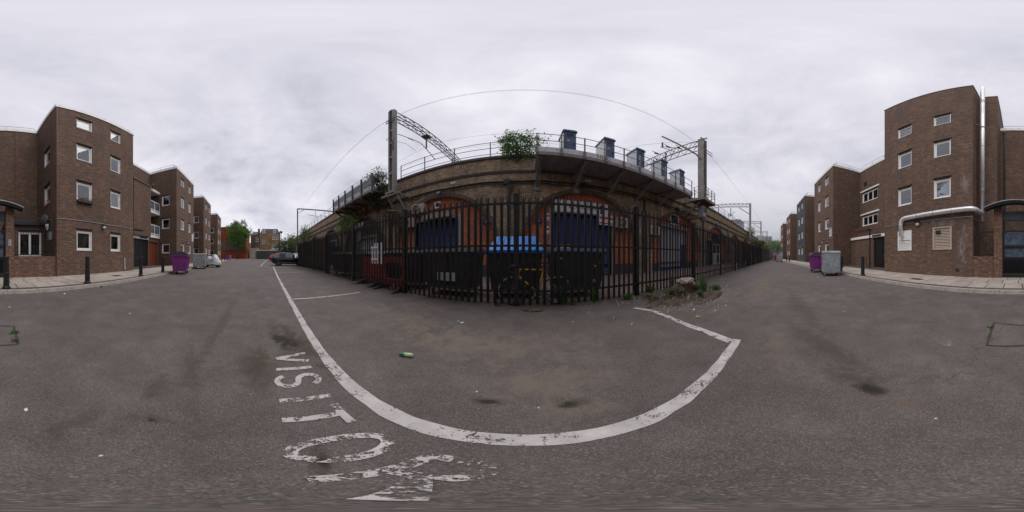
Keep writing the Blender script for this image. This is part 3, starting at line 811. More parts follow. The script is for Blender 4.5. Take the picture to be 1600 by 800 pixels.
            for k in range(2): d1.box(X(w_ + 2.66 + k * .03), X(w_ + 2.67 + k * .03), 2.325, 2.35, .1, 2.7)
            dd = part('garage_door', d1, 'black_paint', t)
            hh = MB(); hh.box(X(w_ + 2.4), X(w_ + 2.6), 2.3, 2.33, 1.1, 1.16); part('handle', hh, 'chrome', dd)
            sc = MB()
            for k in range(22): sc.box(X(L - 3.3 + k * .145), X(L - 3.18 + k * .145), 2.2, 2.23, 3.05, 3.95)
            sc.box(X(L - 3.3), X(L - .1), 2.24, 2.27, 3.15, 3.25); sc.box(X(L - 3.3), X(L - .1), 2.19, 2.27, 3.952, 4.02)
            part('terrace_screen', sc, 'panel_brown', t, kind='stuff')
            rp = MB(); rp.box(X(w_), X(L), 2.3, D, 2.81, 2.95); part('porch_roof', rp, 'roof_felt', t)
            vt = MB()
            for k in range(3): vt.box(X(w_ + 6.3), X(w_ + 6.7), D - .06, D - .002, 9.3 + k * .17, 9.4 + k * .17)
            part('vent', vt, 'black_plastic', t)
    # services: conduit and bulkhead lamp on the front
    cd = MB(); cd.box(X(0), X(w_), -.03, -.002, 2.98, 3.005); part('conduit', cd, 'galvanised', t)
    return t

A = block('brown brick flats with copper pipe on its corner and red flowers at a window', 3.08, 5.62, 15.8, 1, seed=1, side_rows=(1, 2))
Bk = block('second brown brick flats left of the road, beside the purple wheelie bin', 15.8, 5.6, 26.6, 1, seed=2)
Ck = block('third brown brick flats left of the road, behind the covered motorbike', 26.6, 5.4, 39.2, 1, seed=3, far=True)
Dk = block('farthest brown brick flats left of the road, beside the orange red building', 39.2, 5.4, 44.7, 1, seed=4, recess=False, far=True)
T = block('tallest brown brick flats, with the silver duct up its side', -1.985, 5.675, -15.2, -1, seed=5, top=14.25, rtop=11.6, coping=False, side_rows=(), cols=((1.12, 2.06), (3.50, 4.48)), louvres=True)
R1 = block('brown brick flats with white notice on its corner behind the grey steel bin', -15.2, 5.9, -25.9, -1, side_rows=(), seed=6)
R2 = block('flats with front painted dark grey along the right side road', -25.9, 5.9, -38.6, -1, front='grey_painted_brick', side_rows=(), seed=7, far=True)
R3 = block('fourth brown brick flats on the right, beyond the grey painted front', -38.6, 5.9, -51.2, -1, side_rows=(), seed=8, far=True)
R4 = block('farthest brown brick flats at the end of the right side road', -51.2, 5.9, -58.0, -1, side_rows=(), seed=9, recess=False, far=True)
# the tower's recess roof is only as high as its neighbours': lower the rear part by a separate lower range
ops = []

# centre recess between the tower and block A, with entrance below (its own building section)
E = thing('entrance_block', 'recessed brown brick range behind the arched canopy and black gate', 'apartment block', B(0, 10.75), BR, 'brown brick flats along the pavement')
wl = MB(); wl.wall((-1.0, 0), (1, 0), (0, 1), 4.08, .05, 11.6, [(1.9, 2.9, .05, 2.2)], flip=True, depth=.2)
part('brick_wall', wl, 'flats_brick', E)
cp = MB(); cp.box(-1.0, 3.02, -.05, .14, 11.5, 11.82); part('coping', cp, 'white_fascia', E)
rf = MB(); rf.box(-1.9, 3.0, .14, 8, 11.3, 11.5); part('roof', rf, 'roof_felt', E)
gr = MB(); guard(gr, [(-1.0, .4), (3.0, .4)], 11.6, .9); part('guard_rail', gr, 'rail_steel', E)
sp = MB(); sp.wall((-2.0, 8.8 - 10.75), (1, 0), (0, 1), 1.0, .05, 14.25, flip=True); sp.wall((-1.0, 8.8 - 10.75), (0, 1), (-1, 0), 9, .05, 14.25, flip=True)
sp.wall((-1.985, 10.0 - 10.75), (0, -1), (1, 0), .1, .05, .1)
part('stair_tower', sp, 'flats_brick', E)
tc_ = MB(); tc_.box(-2.0, -.97, -1.98, 6, 14.25, 14.32); part('tower_cap', tc_, 'dark_concrete', E)
dp = MB(); dp.tube([(-.72, -.09, 11.2), (-.72, -.09, 3.0)], .05, 8); dp.box(-.8, -.64, -.16, -.02, 11.15, 11.4)
part('drainpipe', dp, 'black_paint', E, smooth=False)
dp = MB(); dp.tube([(1.55, -.03, 11.55), (1.55, -.03, .1)], .008, 4); part('cable', dp, 'black_plastic', E)
# bin-store style flat roofed lobby behind the railings with white window
lb = MB(); lb.wall((1.05, -1.75), (1, 0), (0, 1), 2.0, .05, 2.85, [(.45, 1.8, 1.05, 2.6)], flip=True, depth=.09); part('lobby_wall', lb, 'flats_brick', E)
window(E, 2.175, -1.75, 1.05, 1.35, 1.55, 0, 'pane_dark', 1)
lb = MB(); lb.box(1.06, 3.0, -1.2, -1.1, .05, 2.8); part('inner_wall', lb, 'hoarding_grey', E)
lr = MB(); lr.box(.7, 3.07, -1.95, 0, 2.85, 3.02); part('lobby_roof', lr, 'black_paint', E)
gd = MB(); gd.box(-.9, 1.05, -1.3, -1.2, .1, 2.6); ed = part('entrance_door', gd, 'black_paint', E)
gp = MB(); gp.box(-.55, .6, -1.33, -1.31, 1.2, 1.7); gp.box(-.55, .6, -1.33, -1.31, 1.86, 2.5); part('pane', gp, 'gate_glass', ed)

# corner details of block A: copper downpipe, flower box
pp = MB(); pp.tube([(.03, -.03, .1), (.03, -.03, 11.5)], .03, 6); part('downpipe', pp, 'pipe_red', A)
fb = MB(); fb.box(1.16, 2.12, -.16, -.03, 4.02, 4.17); part('window_box', fb, 'black_plastic', A)
fl = MB(); leaves(fl, (1.64, -.1, 4.24), (.48, .08, .1), 26, 7, .05, .05, 5, aspect=.8); 
o = part('flowers', fl, 'flower_red', A); o['kind'] = 'stuff'
fl = MB(); leaves(fl, (1.64, -.1, 4.2), (.48, .1, .07), 22, 6, .05, .05, 6, aspect=.6); o = part('flower_leaves', fl, 'weed_green', A); o['kind'] = 'stuff'
fl = MB(); leaves(fl, (-.08, 1.3, 4.26), (.08, .35, .08), 10, 6, .05, .05, 8, aspect=.8); o = part('flowers', fl, 'flower_red', A); o['kind'] = 'stuff'
pc_ = MB(); pc_.tube([(4.75, -.02, 1.0), (4.75, -.02, .35), (4.75, -.05, .28), (4.68, -.14, .25)], .02, 6); part('overflow_pipe', pc_, 'white_upvc', A)

def lamp(parent_label, s, v, z, rz=BR, lab=''):
    t = thing('wall_lamp', lab, 'wall lamp', B(s, v, z), rz, 'round lamps on the flats')
    b = MB(); b.disc((0, -.03, 0), .13, .06, 'y', 16); part('backplate', b, 'black_paint', t)
    g_ = MB(); g_.lathe([(.115, 0), (.11, .04), (.08, .085), (.03, .11)], 16); part('lamp_shade', g_, 'lamp_glass', t, smooth=True, loc=(0, -.06, 0), rot=(R(90), 0, 0))
    h = MB(); h.box(-.13, .13, -.2, -.0, .10, .14); part('hood', h, 'black_paint', t)
lamp('', 6.02, 7.37, 2.78, lab='round white bulkhead lamp between the two ground floor windows of the left flats')
lamp('', -5.02, 7.37, 2.85, lab='round white bulkhead lamp under the silver duct on the tall tower')
lamp('', -17.9, 7.37, 2.75, lab='round wall lamp on the flats above the grey steel bin')
lamp('', 19.0, 7.37, 2.75, lab='round wall lamp on the second flats on the left, above the purple bin')
lamp('', 29.6, 7.37, 2.7, lab='round wall lamp on the third flats on the left, above the covered motorbike')
lamp('', -28.6, 7.37, 2.7, lab='round wall lamp on the dark grey painted front')

# carriage lamp, dish and meter box at the side of block A
t = thing('wall_lantern', 'small grey glass lantern fixed below the satellite dish', 'wall lamp', B(3.08, 8.2, 2.72), BR + R(-90))
b = MB(); b.box(-.05, .05, -.12, 0, .1, .2); part('bracket', b, 'black_paint', t)
b = MB(); b.lathe([(.05, -.22), (.11, 0), (.09, .1)], 6, (0, -.18, 0)); part('lamp_shade', b, 'lamp_glass', t)
t = thing('satellite_dish', 'grey satellite dish on the side wall above the black railings', 'satellite dish', B(3.08, 8.45, 3.15), BR + R(-90))
b = MB(); b.lathe([(.02, .05), (.15, .035), (.25, .0), (.3, -.045), (.3, -.055), (.25, -.012), (.15, .02)], 20); part('dish', b, 'satellite_grey', t, smooth=True, loc=(0, -.3, 0), rot=(R(80), 0, R(25)))
b = MB(); b.tube([(0, 0, 0), (0, -.28, 0)], .018, 6); b.tube([(0, -.3, -.25), (-.12, -.62, -.02)], .01, 5); part('bracket', b, 'black_paint', t)
b = MB(); b.box(-.15, -.09, -.66, -.58, -.05, .03); part('receiver', b, 'black_plastic', t)
t = MB(); t.box(-.14, .14, -.16, 0, 0, .42); t.box(-.12, .12, -.165, -.16, .02, .4)
tag(bevel(part('meter_box', t, 'galvanised', None, loc=B(3.07, 8.0, 1.95), rz=BR + R(-90))), 'small grey meter box on the side wall behind the railings', 'meter box')
t = thing('satellite_dish', 'dark satellite dish on the brick stair tower left of the second flats', 'satellite dish', B(14.2, 9.3, 8.65), BR)
b = MB(); b.lathe([(.02, .05), (.15, .035), (.25, .0), (.3, -.045), (.3, -.055), (.25, -.012), (.15, .02)], 20); part('dish', b, 'satellite_grey', t, smooth=True, loc=(0, -.1, .25), rot=(R(80), 0, R(25)))
b = MB(); b.tube([(0, 0, 0), (0, 0, .3)], .02, 6); part('bracket', b, 'black_paint', t)

# brick piers and low walls of the entrance, with railings
def railing_wall(s0, s1, label, wallz, railz):
    t = thing('yard_wall', label, 'wall', B(s0, 7.37), BR)
    L = s1 - s0
    b = MB(); b.box(0.003, L - .003, .02, .24, .05, wallz); part('brickwork', b, 'flats_wall_brick', t)
    c = MB(); n = max(1, int(L / .115))
    for k in range(n): c.box(.002 + k * L / n, (k + 1) * L / n - .008, .012, .248, wallz, wallz + .11)
    part('brick_capping', c, 'flats_wall_brick', t, kind='stuff')
    fr = MB(); fr.box(0, L, .10, .13, wallz + .16, wallz + .2); fr.box(0, L, .10, .13, railz - .25, railz - .21)
    part('rail', fr, 'black_paint', t)
    br = MB(); br.box(-.009, .009, -.009, .009, wallz + .08, railz); br.raw([(-.009, -.009, railz), (.009, -.009, railz), (.009, .009, railz), (-.009, .009, railz), (0, 0, railz + .05)], [(0, 1, 4), (1, 2, 4), (2, 3, 4), (3, 0, 4)])
    me = br.mesh('bar', 'black_paint'); n = int(L / .125)
    for k in range(n): link('bar', me, t, (.06 + k * (L - .12) / (n - 1), .115, 0))
    return t
railing_wall(1.02, 3.06, 'low brick wall with tall black railings left of the corner pipe', .98, 3.15)
railing_wall(-1.97, -.99, 'short brick wall with black railings beneath the silver duct', .98, 2.45)
for s0, s1, lab in ((.64, 1.015, 'brick gate pier left of the low wall with tall railings'), (-.985, -.61, 'brick gate pier with white stain beside the silver duct')):
    b = MB(); b.box(0, s1 - s0, 0, .45, .05, 3.42)
    tag(part('gate_pier', b, 'flats_wall_brick', None, loc=B(s0, 7.34), rz=BR), lab, 'gate pier')
ip = MB(); ip.box(-.07, .07, -.03, 0, 0, .3); ip.box(-.05, .05, -.034, -.03, .05, .2)
t = tag(part('intercom', ip, 'galvanised', None, loc=B(.82, 7.338, 1.55), rz=BR), 'steel intercom panel on the left gate pier', 'intercom')
# gate
t = thing('entrance_gate', 'black steel entrance gate with blue tinted panes between two brick piers', 'gate', B(-.61, 7.45), BR)
f = MB(); W_ = 1.245
for x in (0, W_ - .06): f.box(x, x + .06, 0, .06, .1, 3.2)
for z in (.12, .95, 1.5, 2.2, 2.72): f.box(.06, W_ - .06, .005, .055, z, z + .07)
part('gate_frame', f, 'black_paint', t)
f = MB(); f.box(.06, W_ - .06, .01, .05, 2.79, 3.2); part('transom_panel', f, 'hoarding_grey', t)
me = MB(); me.box(-.008, .008, .02, .036, .19, 2.72); me = me.mesh('bar', 'black_paint')
for k in range(12): link('bar', me, t, (.12 + k * .092, 0, 0))
f = MB(); f.box(.09, W_ - .09, .075, .085, 1.05, 1.5); f.box(.09, W_ - .09, .075, .085, 1.60, 2.15); part('pane', f, 'gate_glass', t)
# canopy
t = thing('entrance_canopy', 'thin dark arched steel canopy above the black entrance gate', 'canopy', B(0, 6.92), BR)
f = MB(); N = 16; pr = []
for k in range(N + 1):
    u = -1 + 2 * k / N; pr.append((u * 1.38, 3.2 + .33 * (1 - u * u)))
for (x0, z0), (x1, z1) in zip(pr[:-1], pr[1:]):
    f.raw([(x0, 0, z0), (x1, 0, z1), (x1, .44, z1), (x0, .44, z0), (x0, 0, z0 + .05), (x1, 0, z1 + .05), (x1, .44, z1 + .05), (x0, .44, z0 + .05)], [(3, 2, 1, 0), (4, 5, 6, 7), (0, 1, 5, 4), (2, 3, 7, 6)])
f.box(-1.38, -1.34, 0, .44, 3.17, 3.23); f.box(1.34, 1.38, 0, .44, 3.17, 3.23)
part('canopy_sheet', f, 'satellite_grey', t)
f = MB()
for (x0, z0), (x1, z1) in zip(pr[:-1], pr[1:]): f.bar((x0, -.02, z0 + .06), (x1, -.02, z1 + .06), .03, .03)
part('edge_trim', f, 'galvanised', t)
f = MB()
for yy in (.06, .38):
    for (x0, z0), (x1, z1) in zip(pr[:-1], pr[1:]): f.bar((x0, yy, z0 - .03), (x1, yy, z1 - .03), .04, .05)
part('rib', f, 'black_paint', t)

# silver duct
t = thing('ventilation_duct', 'shiny silver ventilation duct running along the tower and up above its roof', 'duct', B(-1.66, 8.05), BR)
f = MB(); f.tube([(0, 0, 2.85), (0, 0, 14.9)], .125, 14); part('riser', f, 'duct_steel', t, smooth=True)
for z in (4.6, 7.6, 9.35, 12.4):
    f = MB(); f.lathe([(.135, 0), (.138, .02), (.135, .04)], 14, (0, 0, z)); part('joint_band', f, 'galvanised', t)
f = MB(); f.tube([(-4.45, -.86, 2.25), (-4.45, -.86, 2.95), (-4.42, -.86, 3.12), (-4.3, -.86, 3.24), (-4.1, -.86, 3.28), (-.55, -.86, 3.34), (-.35, -.84, 3.34), (-.18, -.7, 3.33), (-.06, -.3, 3.28), (0, 0, 3.25)], .125, 14)
part('cross_duct', f, 'duct_steel', t, smooth=True)
for x in (-3.3, -2.3, -1.3):
    f = MB(); f.disc((x, -.86, 3.305), .135, .03, 'x', 14); part('joint_band', f, 'galvanised', t)
f = MB(); f.bar((-.3, -.5, 9.33), (.16, 0, 9.33), .04); f.bar((-.3, -.5, 12.6), (.16, 0, 12.6), .03); f.bar((-.3, -.6, 2.9), (.0, 0, 2.8), .03); part('strap', f, 'rail_steel', t)

# louvres on the tower's ground floor
def louvre(s, z0, z1, wd, mat, lab, board=0):
    t = thing('louvre_window', lab, 'louvre', B(s, 7.37, z0), BR)
    f = MB(); h = z1 - z0
    f.box(-wd / 2 - .04, -wd / 2 + .05, -.03, .08, 0, h); f.box(wd / 2 - .05, wd / 2 + .04, -.03, .08, 0, h); f.box(-wd / 2 + .05, wd / 2 - .05, -.028, .08, 0, .06); f.box(-wd / 2 + .05, wd / 2 - .05, -.028, .08, h - .06, h)
    f.box(-wd / 2, wd / 2, .07, .09, 0, h); part('frame', f, mat, t)
    zt = h - .06 - board
    if board: f = MB(); f.box(-wd / 2 + .05, wd / 2 - .05, -.02, .05, zt, h - .06); part('board', f, mat, t)
    sl = MB(); sl.bar((-wd / 2 + .05, .02, 0), (wd / 2 - .05, .02, 0), .012, .07, up=(0, .7, 1)); me = sl.mesh('slat', mat)
    n = int((zt - .06) / .075)
    for k in range(n): link('slat', me, t, (0, 0, .1 + k * (zt - .1) / n))
    return t
louvre(-5.975, *ROWS[0], .94, 'white_upvc', 'white boarded louvre window that the silver duct enters', .5)
louvre(-3.575, *ROWS[0], .98, 'louvre_cream', 'cream wooden louvre window with a small dark square hole')
vb = MB(); vb.box(-.08, .08, -.02, 0, 0, .15); tag(part('air_brick', vb, 'black_plastic', None, loc=B(-2.75, 7.37, .35), rz=BR), 'small black vent low on the tower wall', 'vent')
vb = MB(); vb.box(-.13, .13, -.02, .02, 0, .16); tag(part('wall_opening', vb, 'black_plastic', None, loc=B(-3.78, 7.33, 2.25), rz=BR), 'small dark square opening in the cream louvre window', 'vent')

def stain(parent, x0, x1, z0, z1, y=-.004):
    f = MB(); f.face([(x0, y, z0), (x1, y, z0), (x1, y, z1), (x0, y, z1)]); part('salt_stain', f, 'efflorescence', parent)
m, t, bs, out = newmat('efflorescence')
uvn = t.n('UVMap'); mp = t.n('Mapping'); mp.inputs['Scale'].default_value = (2.6, .8, 1); t.l(uvn.outputs[0], mp.inputs[0])
nz_ = t.math('ADD', t.math('MULTIPLY', t.noise(mp.outputs[0], 1.6, 9, .7, .6), .7), t.math('MULTIPLY', t.noise(uvn.outputs[0], 22, 4, .7), .3))
tcg = t.n('TexCoord'); sg2 = t.n('SeparateXYZ'); t.l(tcg.outputs['Generated'], sg2.inputs[0])
ex_ = t.math('MULTIPLY', t.math('MULTIPLY', sg2.outputs[0], t.math('SUBTRACT', 1.0, sg2.outputs[0])), 4.0); ez_ = t.math('MULTIPLY', t.math('MULTIPLY', sg2.outputs[2], t.math('SUBTRACT', 1.0, sg2.outputs[2])), 4.0)
al = t.ramp(t.math('ADD', nz_, t.math('MULTIPLY', t.math('SUBTRACT', t.math('MULTIPLY', ex_, ez_), 1.0), .22)), [(.43, 0.0), (.62, .55)])
bs.inputs['Base Color'].default_value = (.52, .48, .47, 1); bs.inputs['Roughness'].default_value = .9
tr_ = t.n('BsdfTransparent'); mx_ = t.n('MixShader'); t.l(al, mx_.inputs[0]); t.l(tr_.outputs[0], mx_.inputs[1]); t.l(bs.outputs[0], mx_.inputs[2]); t.l(mx_.outputs[0], out.inputs[0])
stain(T, -1.0, -.02, .2, 3.2); stain(T, -.75, -.02, 3.3, 6.2); stain(T, -2.9, -.6, 2.3, 3.2, -.005)
# steel gateways and handrails beside the porches
def gateway(s, sg, lab):
    t = thing('porch_frame', lab, 'gate frame', B(s, 8.3), BR)
    f = MB(); f.bar((0, 0, .1), (0, 0, 3.2), .07); part('post', f, 'black_paint', t)
    f = MB(); f.box(min(0, sg * 1.9), max(0, sg * 1.9), -.25, .25, 3.2, 3.3); part('hood', f, 'black_paint', t)
    f = MB(); f.tube([(sg * .1, -.3, .95), (sg * 1.7, -.3, .95), (sg * 1.8, -.3, .85), (sg * 1.8, -.3, .1)], .022, 6); f.tube([(sg * .1, -.3, .95), (sg * .1, -.3, .1)], .022, 6)
    part('handrail', f, 'black_paint', t)
gateway(9.1, 1, 'black post with flat hood beside the left flats and their black garage door')
gateway(-10.35, -1, 'black post with flat hood in front of the right garage door')
sg_ = MB(); sg_.box(-.3, .3, -.02, 0, 0, .95)
t = tag(part('notice_sign', sg_, 'sign_white', None, loc=B(-15.85, 7.365, 3.2), rz=BR), 'white notice with a red heading high on the corner of the right flats', 'sign')
f = MB(); f.box(-.25, .25, -.024, -.021, .78, .88); part('red_heading', f, 'text_red', t)
f = MB()
for k in range(7): f.box(-.24, .24 - (k % 3) * .07, -.023, -.021, .66 - k * .08, .685 - k * .08)
part('print', f, 'stain_grey' if 'stain_grey' in MATS else 'galvanised', t)
sg_ = MB(); sg_.box(-.3, .3, -.02, 0, 0, 1.0)
tag(part('notice_sign', sg_, 'sign_white', None, loc=B(20.9, 7.365, 3.1), rz=BR), 'plain white board on the corner of the second flats on the left', 'sign')
sg_ = MB(); sg_.box(-.3, .3, -.02, 0, 0, .12)
sg_ = MB(); sg_.box(-.6, .6, -.02, 0, 0, .16)
tag(part('name_plate', sg_, 'text_dark', None, loc=B(12.8, 9.495, 2.82), rz=BR), 'dark name plate on the white porch fascia at the left', 'sign')
sg_ = MB(); sg_.box(-.6, .6, -.02, 0, 0, .16)
tag(part('name_plate', sg_, 'text_dark', None, loc=B(-10.9, 9.495, 2.85), rz=BR), 'dark name plate on the white porch fascia at the right', 'sign')
gt = MB()
for k in range(12): gt.box(k * .16, k * .16 + .02, 0, .02, .1, 2.9)
gt.box(0, 1.8, 0, .03, .3, .36); gt.box(0, 1.8, 0, .03, 2.5, 2.56)
for s, lab in ((24.2, 'tall black railings between the second and third flats at the left'), (-24.2, 'tall dark gate railings beside the grey painted flats')):
    tag(part('yard_gate', gt, 'black_paint', None, loc=B(s, 8.1), rz=BR), lab, 'gate')

# ================================================================== VIADUCT
VY = 8.0; PITCH = 7.95; TOPZ = 6.62
V = thing('railway_viaduct', 'long sooty brick railway viaduct with red brick arch fronts behind the black fence', 'viaduct', (0, VY, 0))
ring = MB(); N = 22; HS = 3.3; RISE = 3.0; SPR = 1.62
def az_(x): return SPR + RISE * math.sqrt(max(0, 1 - (x / HS) ** 2))
xs = [HS * math.sin(math.pi * (k / N - .5)) for k in range(N + 1)]
wm = MB()
for k in range(N):
    x0, x1 = xs[k], xs[k + 1]
    wm.face([(x0, 0, az_(x0)), (x1, 0, az_(x1)), (x1, 0, TOPZ), (x0, 0, TOPZ)])
    wm.face([(x0, 0, az_(x0)), (x0, .3, az_(x0)), (x1, .3, az_(x1)), (x1, 0, az_(x1))])
wm.face([(-HS, 0, 0), (-HS, .3, 0), (-HS, .3, SPR), (-HS, 0, SPR)][::-1]); wm.face([(HS, 0, 0), (HS, .3, 0), (HS, .3, SPR), (HS, 0, SPR)])
h = (PITCH - 2 * HS) / 2
wm.face([(HS, 0, 0), (HS + h, 0, 0), (HS + h, 0, TOPZ), (HS, 0, TOPZ)]); wm.face([(-HS - h, 0, 0), (-HS, 0, 0), (-HS, 0, TOPZ), (-HS - h, 0, TOPZ)])
wall_me = wm.mesh('spandrel_wall', 'viaduct_brick')
rg = MB()     # three-ring brick arch
for k in range(40):
    a0, a1 = math.pi * k / 40, math.pi * (k + .9) / 40
    for ri, (ra, rb, o) in enumerate(((0, .105, -.03), (.115, .22, -.022))):
        pts = []
        for a in (a0, a1):
            for r_ in (ra, rb): pts.append((-(HS + r_ - .02) * math.cos(a), SPR + (RISE + r_ - .02) * math.sin(a)))
        (ax, azz), (bx, bz), (cx, cz), (dx, dz) = pts
        rg.raw([(ax, o, azz), (bx, o, bz), (dx, o, dz), (cx, o, cz), (ax, .04, azz), (bx, .04, bz), (dx, .04, dz), (cx, .04, cz)], [(0, 1, 2, 3), (0, 4, 5, 1), (1, 5, 6, 2), (2, 6, 7, 3), (3, 7, 4, 0)])
plain('ring_brick', (.115, .095, .078), .9, var=.45, scale=12, dirt=(.06, .052, .045))
ring_me = rg.mesh('arch_ring', 'ring_brick')
def infill_mesh(key, ops):
    im = MB(); im.wall((-HS - .1, .22), (1, 0), (0, 1), 2 * HS + .2, .62, SPR + RISE + .1, [(a + HS + .1, b + HS + .1, max(c, .62), d) for a, b, c, d in ops], depth=.28, flip=True)
    pl_ops = [(a + HS + .1, b + HS + .1, 0, .62) for a, b, c, d in ops if c < .5]
    im.wall((-HS - .1, .215), (1, 0), (0, 1), 2 * HS + .2, 0, .62, pl_ops, depth=.285, m=1, flip=True)
    return im.mesh('infill_wall', ['arch_brick', 'engineering_brick'])
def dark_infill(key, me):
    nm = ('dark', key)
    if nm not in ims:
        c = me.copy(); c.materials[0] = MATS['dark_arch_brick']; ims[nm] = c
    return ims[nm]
def shutter(x0, x1, z0, z1, mat, parent, y=.36):
    sm = MB(); n = int((z1 - z0) / .085); hh = (z1 - z0) / n
    for k in range(n):
        za = z0 + k * hh
        sm.face([(x0, y, za), (x1, y, za), (x1, y - .028, za + hh * .45), (x0, y - .028, za + hh * .45)]); sm.face([(x0, y - .028, za + hh * .45), (x1, y - .028, za + hh * .45), (x1, y, za + hh), (x0, y, za + hh)])
    o = part('roller_shutter', sm, mat, parent)
    f = MB(); f.box(x0 - .16, x0, .16, .4, 0, z1 + .22); f.box(x1, x1 + .16, .16, .4, 0, z1 + .22); f.box(x0, x1, .155, .4, z1, z1 + .22); part('shutter_frame', f, 'mast_grey', o)
    return o
C0 = 3.15
SPEC = {0: (-1.82, 1.6, 3.35, 'shutter_blue'), -1: (-1.75, 1.2, 3.25, 'shutter_blue'), 1: (-2.2, 1.3, 3.35, 'shutter_grey'), -2: (-.9, 2.0, 2.7, 'shutter_grey'), 2: (-2.6, -1.1, 2.9, 'door_blue'), 3: (-1.6, 1.6, 3.2, 'shutter_grey'), -3: (-1.6, 1.6, 3.0, 'shutter_blue'), 4: (-1.6, 1.6, 3.2, 'shutter_blue')}
ims = {}
for i in range(-9, 15):
    cx = C0 + i * PITCH
    bay = link('arch_bay', wall_me, V, (cx, 0, 0))
    link('arch_ring', ring_me, bay)
    a, b, zt, mat = SPEC.get(i, (-1.6, 1.6, 3.1, 'shutter_grey' if i % 2 else 'shutter_blue'))
    key = (a, b, zt)
    if i == 2: ops = [(a, b, 0, zt), (-.6, 1.6, .02, 2.7)]
    else: ops = [(a, b, 0, zt)]
    if (key, i == 2) not in ims: ims[(key, i == 2)] = infill_mesh(key, ops)
    o = link('infill_wall', ims[(key, i == 2)], bay)
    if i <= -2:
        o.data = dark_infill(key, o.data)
    if abs(i) < 6: shutter(a, b, 0, zt, mat, bay)
    else:
        f = MB(); f.box(a, b, .34, .38, 0, zt); part('roller_shutter', f, mat, bay)
    if i == 2:
        f = MB(); f.box(-.6, 1.6, .3, .34, .02, 2.7)
        part('shop_front', f, 'white_upvc', bay)
        f = MB(); f.box(-.45, .2, .28, .31, 1.5, 2.5); f.box(.4, 1.4, .28, .31, 1.5, 2.5); f.box(.5, 1.3, .28, .31, .2, 1.3); part('pane', f, 'pane_dark', bay)
        f = MB(); f.box(-1.2, 1.6, -.6, .1, 3.1, 3.7); part('awning', f, 'door_blue', bay)
    if i == 1:
        f = MB(); f.box(.45, 1.28, .3, .33, .02, 2.1); part('wicket_door', f, 'door_blue', bay)
        f = MB(); f.box(-2.2, .4, .29, .33, .0, .25); part('kick_plate', f, 'door_blue', bay)
X0, X1 = C0 - 9.5 * PITCH, C0 + 14.5 * PITCH
cm = MB(); cm.box(X0, X1, -.10, .45, TOPZ, TOPZ + .16); part('coping', cm, 'dark_concrete', V)
cm = MB(); cm.box(X0, X1, -.09, .01, 5.66, 5.74); cm.box(X0, X1, -.06, .01, 5.58, 5.659); part('string_course', cm, 'ring_brick', V)
cm = MB(); cm.box(X0, X1, .45, 18, 5.4, 5.55); cm.box(X0, X1, .56, .66, 0, 6.6); cm.box(X0, X1, .3, .56, 5.0, 6.6); part('deck', cm, 'ballast', V)
cm = MB(); cm.box(X0, X1, 17.6, 18, 0, 6.7); part('rear_wall', cm, 'viaduct_brick', V)
# rails on the deck
cm = MB()
for y in (3.2, 4.64, 6.8, 8.24, 10.4, 11.84, 14, 15.44): cm.box(X0, X1, y - .035, y + .035, 5.6, 5.75)
part('track_rail', cm, 'pipe_red', V)
# sagging cable bundle under the string course with brackets
cm = MB(); pts1 = []; pts2 = []
q = random.Random(5)
for k in range(int((X1 - X0) / .9)):
    x = X0 + k * .9; u = (k % 3) / 3.0
    pts1.append((x, -.05, 5.08 - .05 * math.sin(k * 1.05) ** 2 + q.uniform(-.015, .015))); pts2.append((x, -.07, 4.93 - .09 * math.sin(k * 1.05) ** 2 + q.uniform(-.02, .02)))
cm.tube(pts1, .045, 5); part('cable', cm, 'black_plastic', V)
cm = MB(); cm.tube(pts2, .03, 5); part('cable', cm, 'black_plastic', V)
jb = MB(); jb.box(-.14, .14, -.16, 0, -.12, .16); jm = jb.mesh('junction_box', 'black_plastic')
for x in (-.95, 2.9, 10.6, -8.9, 18.5): link('junction_box', jm, V, (x, 0, 4.98))
# drainpipes on the piers
for x in (-.83, -8.75, 7.05, 15.05, 23, -16.7):
    cm = MB(); cm.tube([(0, -.1, 0), (0, -.1, 4.7), (0, -.02, 4.95)], .07, 8)
    for z in (.6, 2.2, 3.8): cm.lathe([(.085, 0), (.085, .08)], 8, (0, -.1, z))
    part('drainpipe', cm, 'drain_iron', V, loc=(x, 0, 0))
for x in (-.35,):
    cm = MB(); cm.tube([(0, -.06, 0), (0, -.06, 4.6)], .035, 6); part('drainpipe', cm, 'pipe_red', V, loc=(x, 0, 0))
# small white number plates on the parapet
np_ = MB(); np_.box(-.16, .16, -.02, 0, 0, .12); nm = np_.mesh('number_plate', 'sign_white')
for x in (-3.85, 3.2, 11.2, 19): link('number_plate', nm, V, (x, 0, 5.32))

# parapet handrail along the open part (left)
def handrail(name, xa, xb, y, z, h, step, rails, mat, label, post=.05):
    t = thing(name, label, 'railing', (xa, y, z)); L = xb - xa; n = max(1, round(L / step))
    pm = MB(); pm.box(-post / 2, post / 2, -post / 2, post / 2, 0, h); pm = pm.mesh('post', mat)
    for k in range(n + 1): link('post', pm, t, (k * L / n, 0, 0))
    for rz_ in rails:
        f = MB(); f.tube([(-.03, 0, rz_), (L + .03, 0, rz_)], .02, 6); part('rail', f, mat, t)
    return t
handrail('parapet_railing', -8.0, .2, VY + .3, TOPZ + .1, 1.5, 2.05, (.5, .98, 1.46), 'rail_steel', 'grey three bar railing on top of the brick parapet between mast and bush')
handrail('parapet_railing', -48, -15.5, VY + .3, TOPZ + .1, 1.4, 2.05, (.5, .95, 1.38), 'rail_steel', 'far left stretch of grey railing on the viaduct parapet')
handrail('parapet_railing', 14.0, 60, VY + .3, TOPZ + .1, 1.3, 2.05, (.45, .85, 1.28), 'rail_steel', 'far right stretch of grey railing on the viaduct beyond the platform')

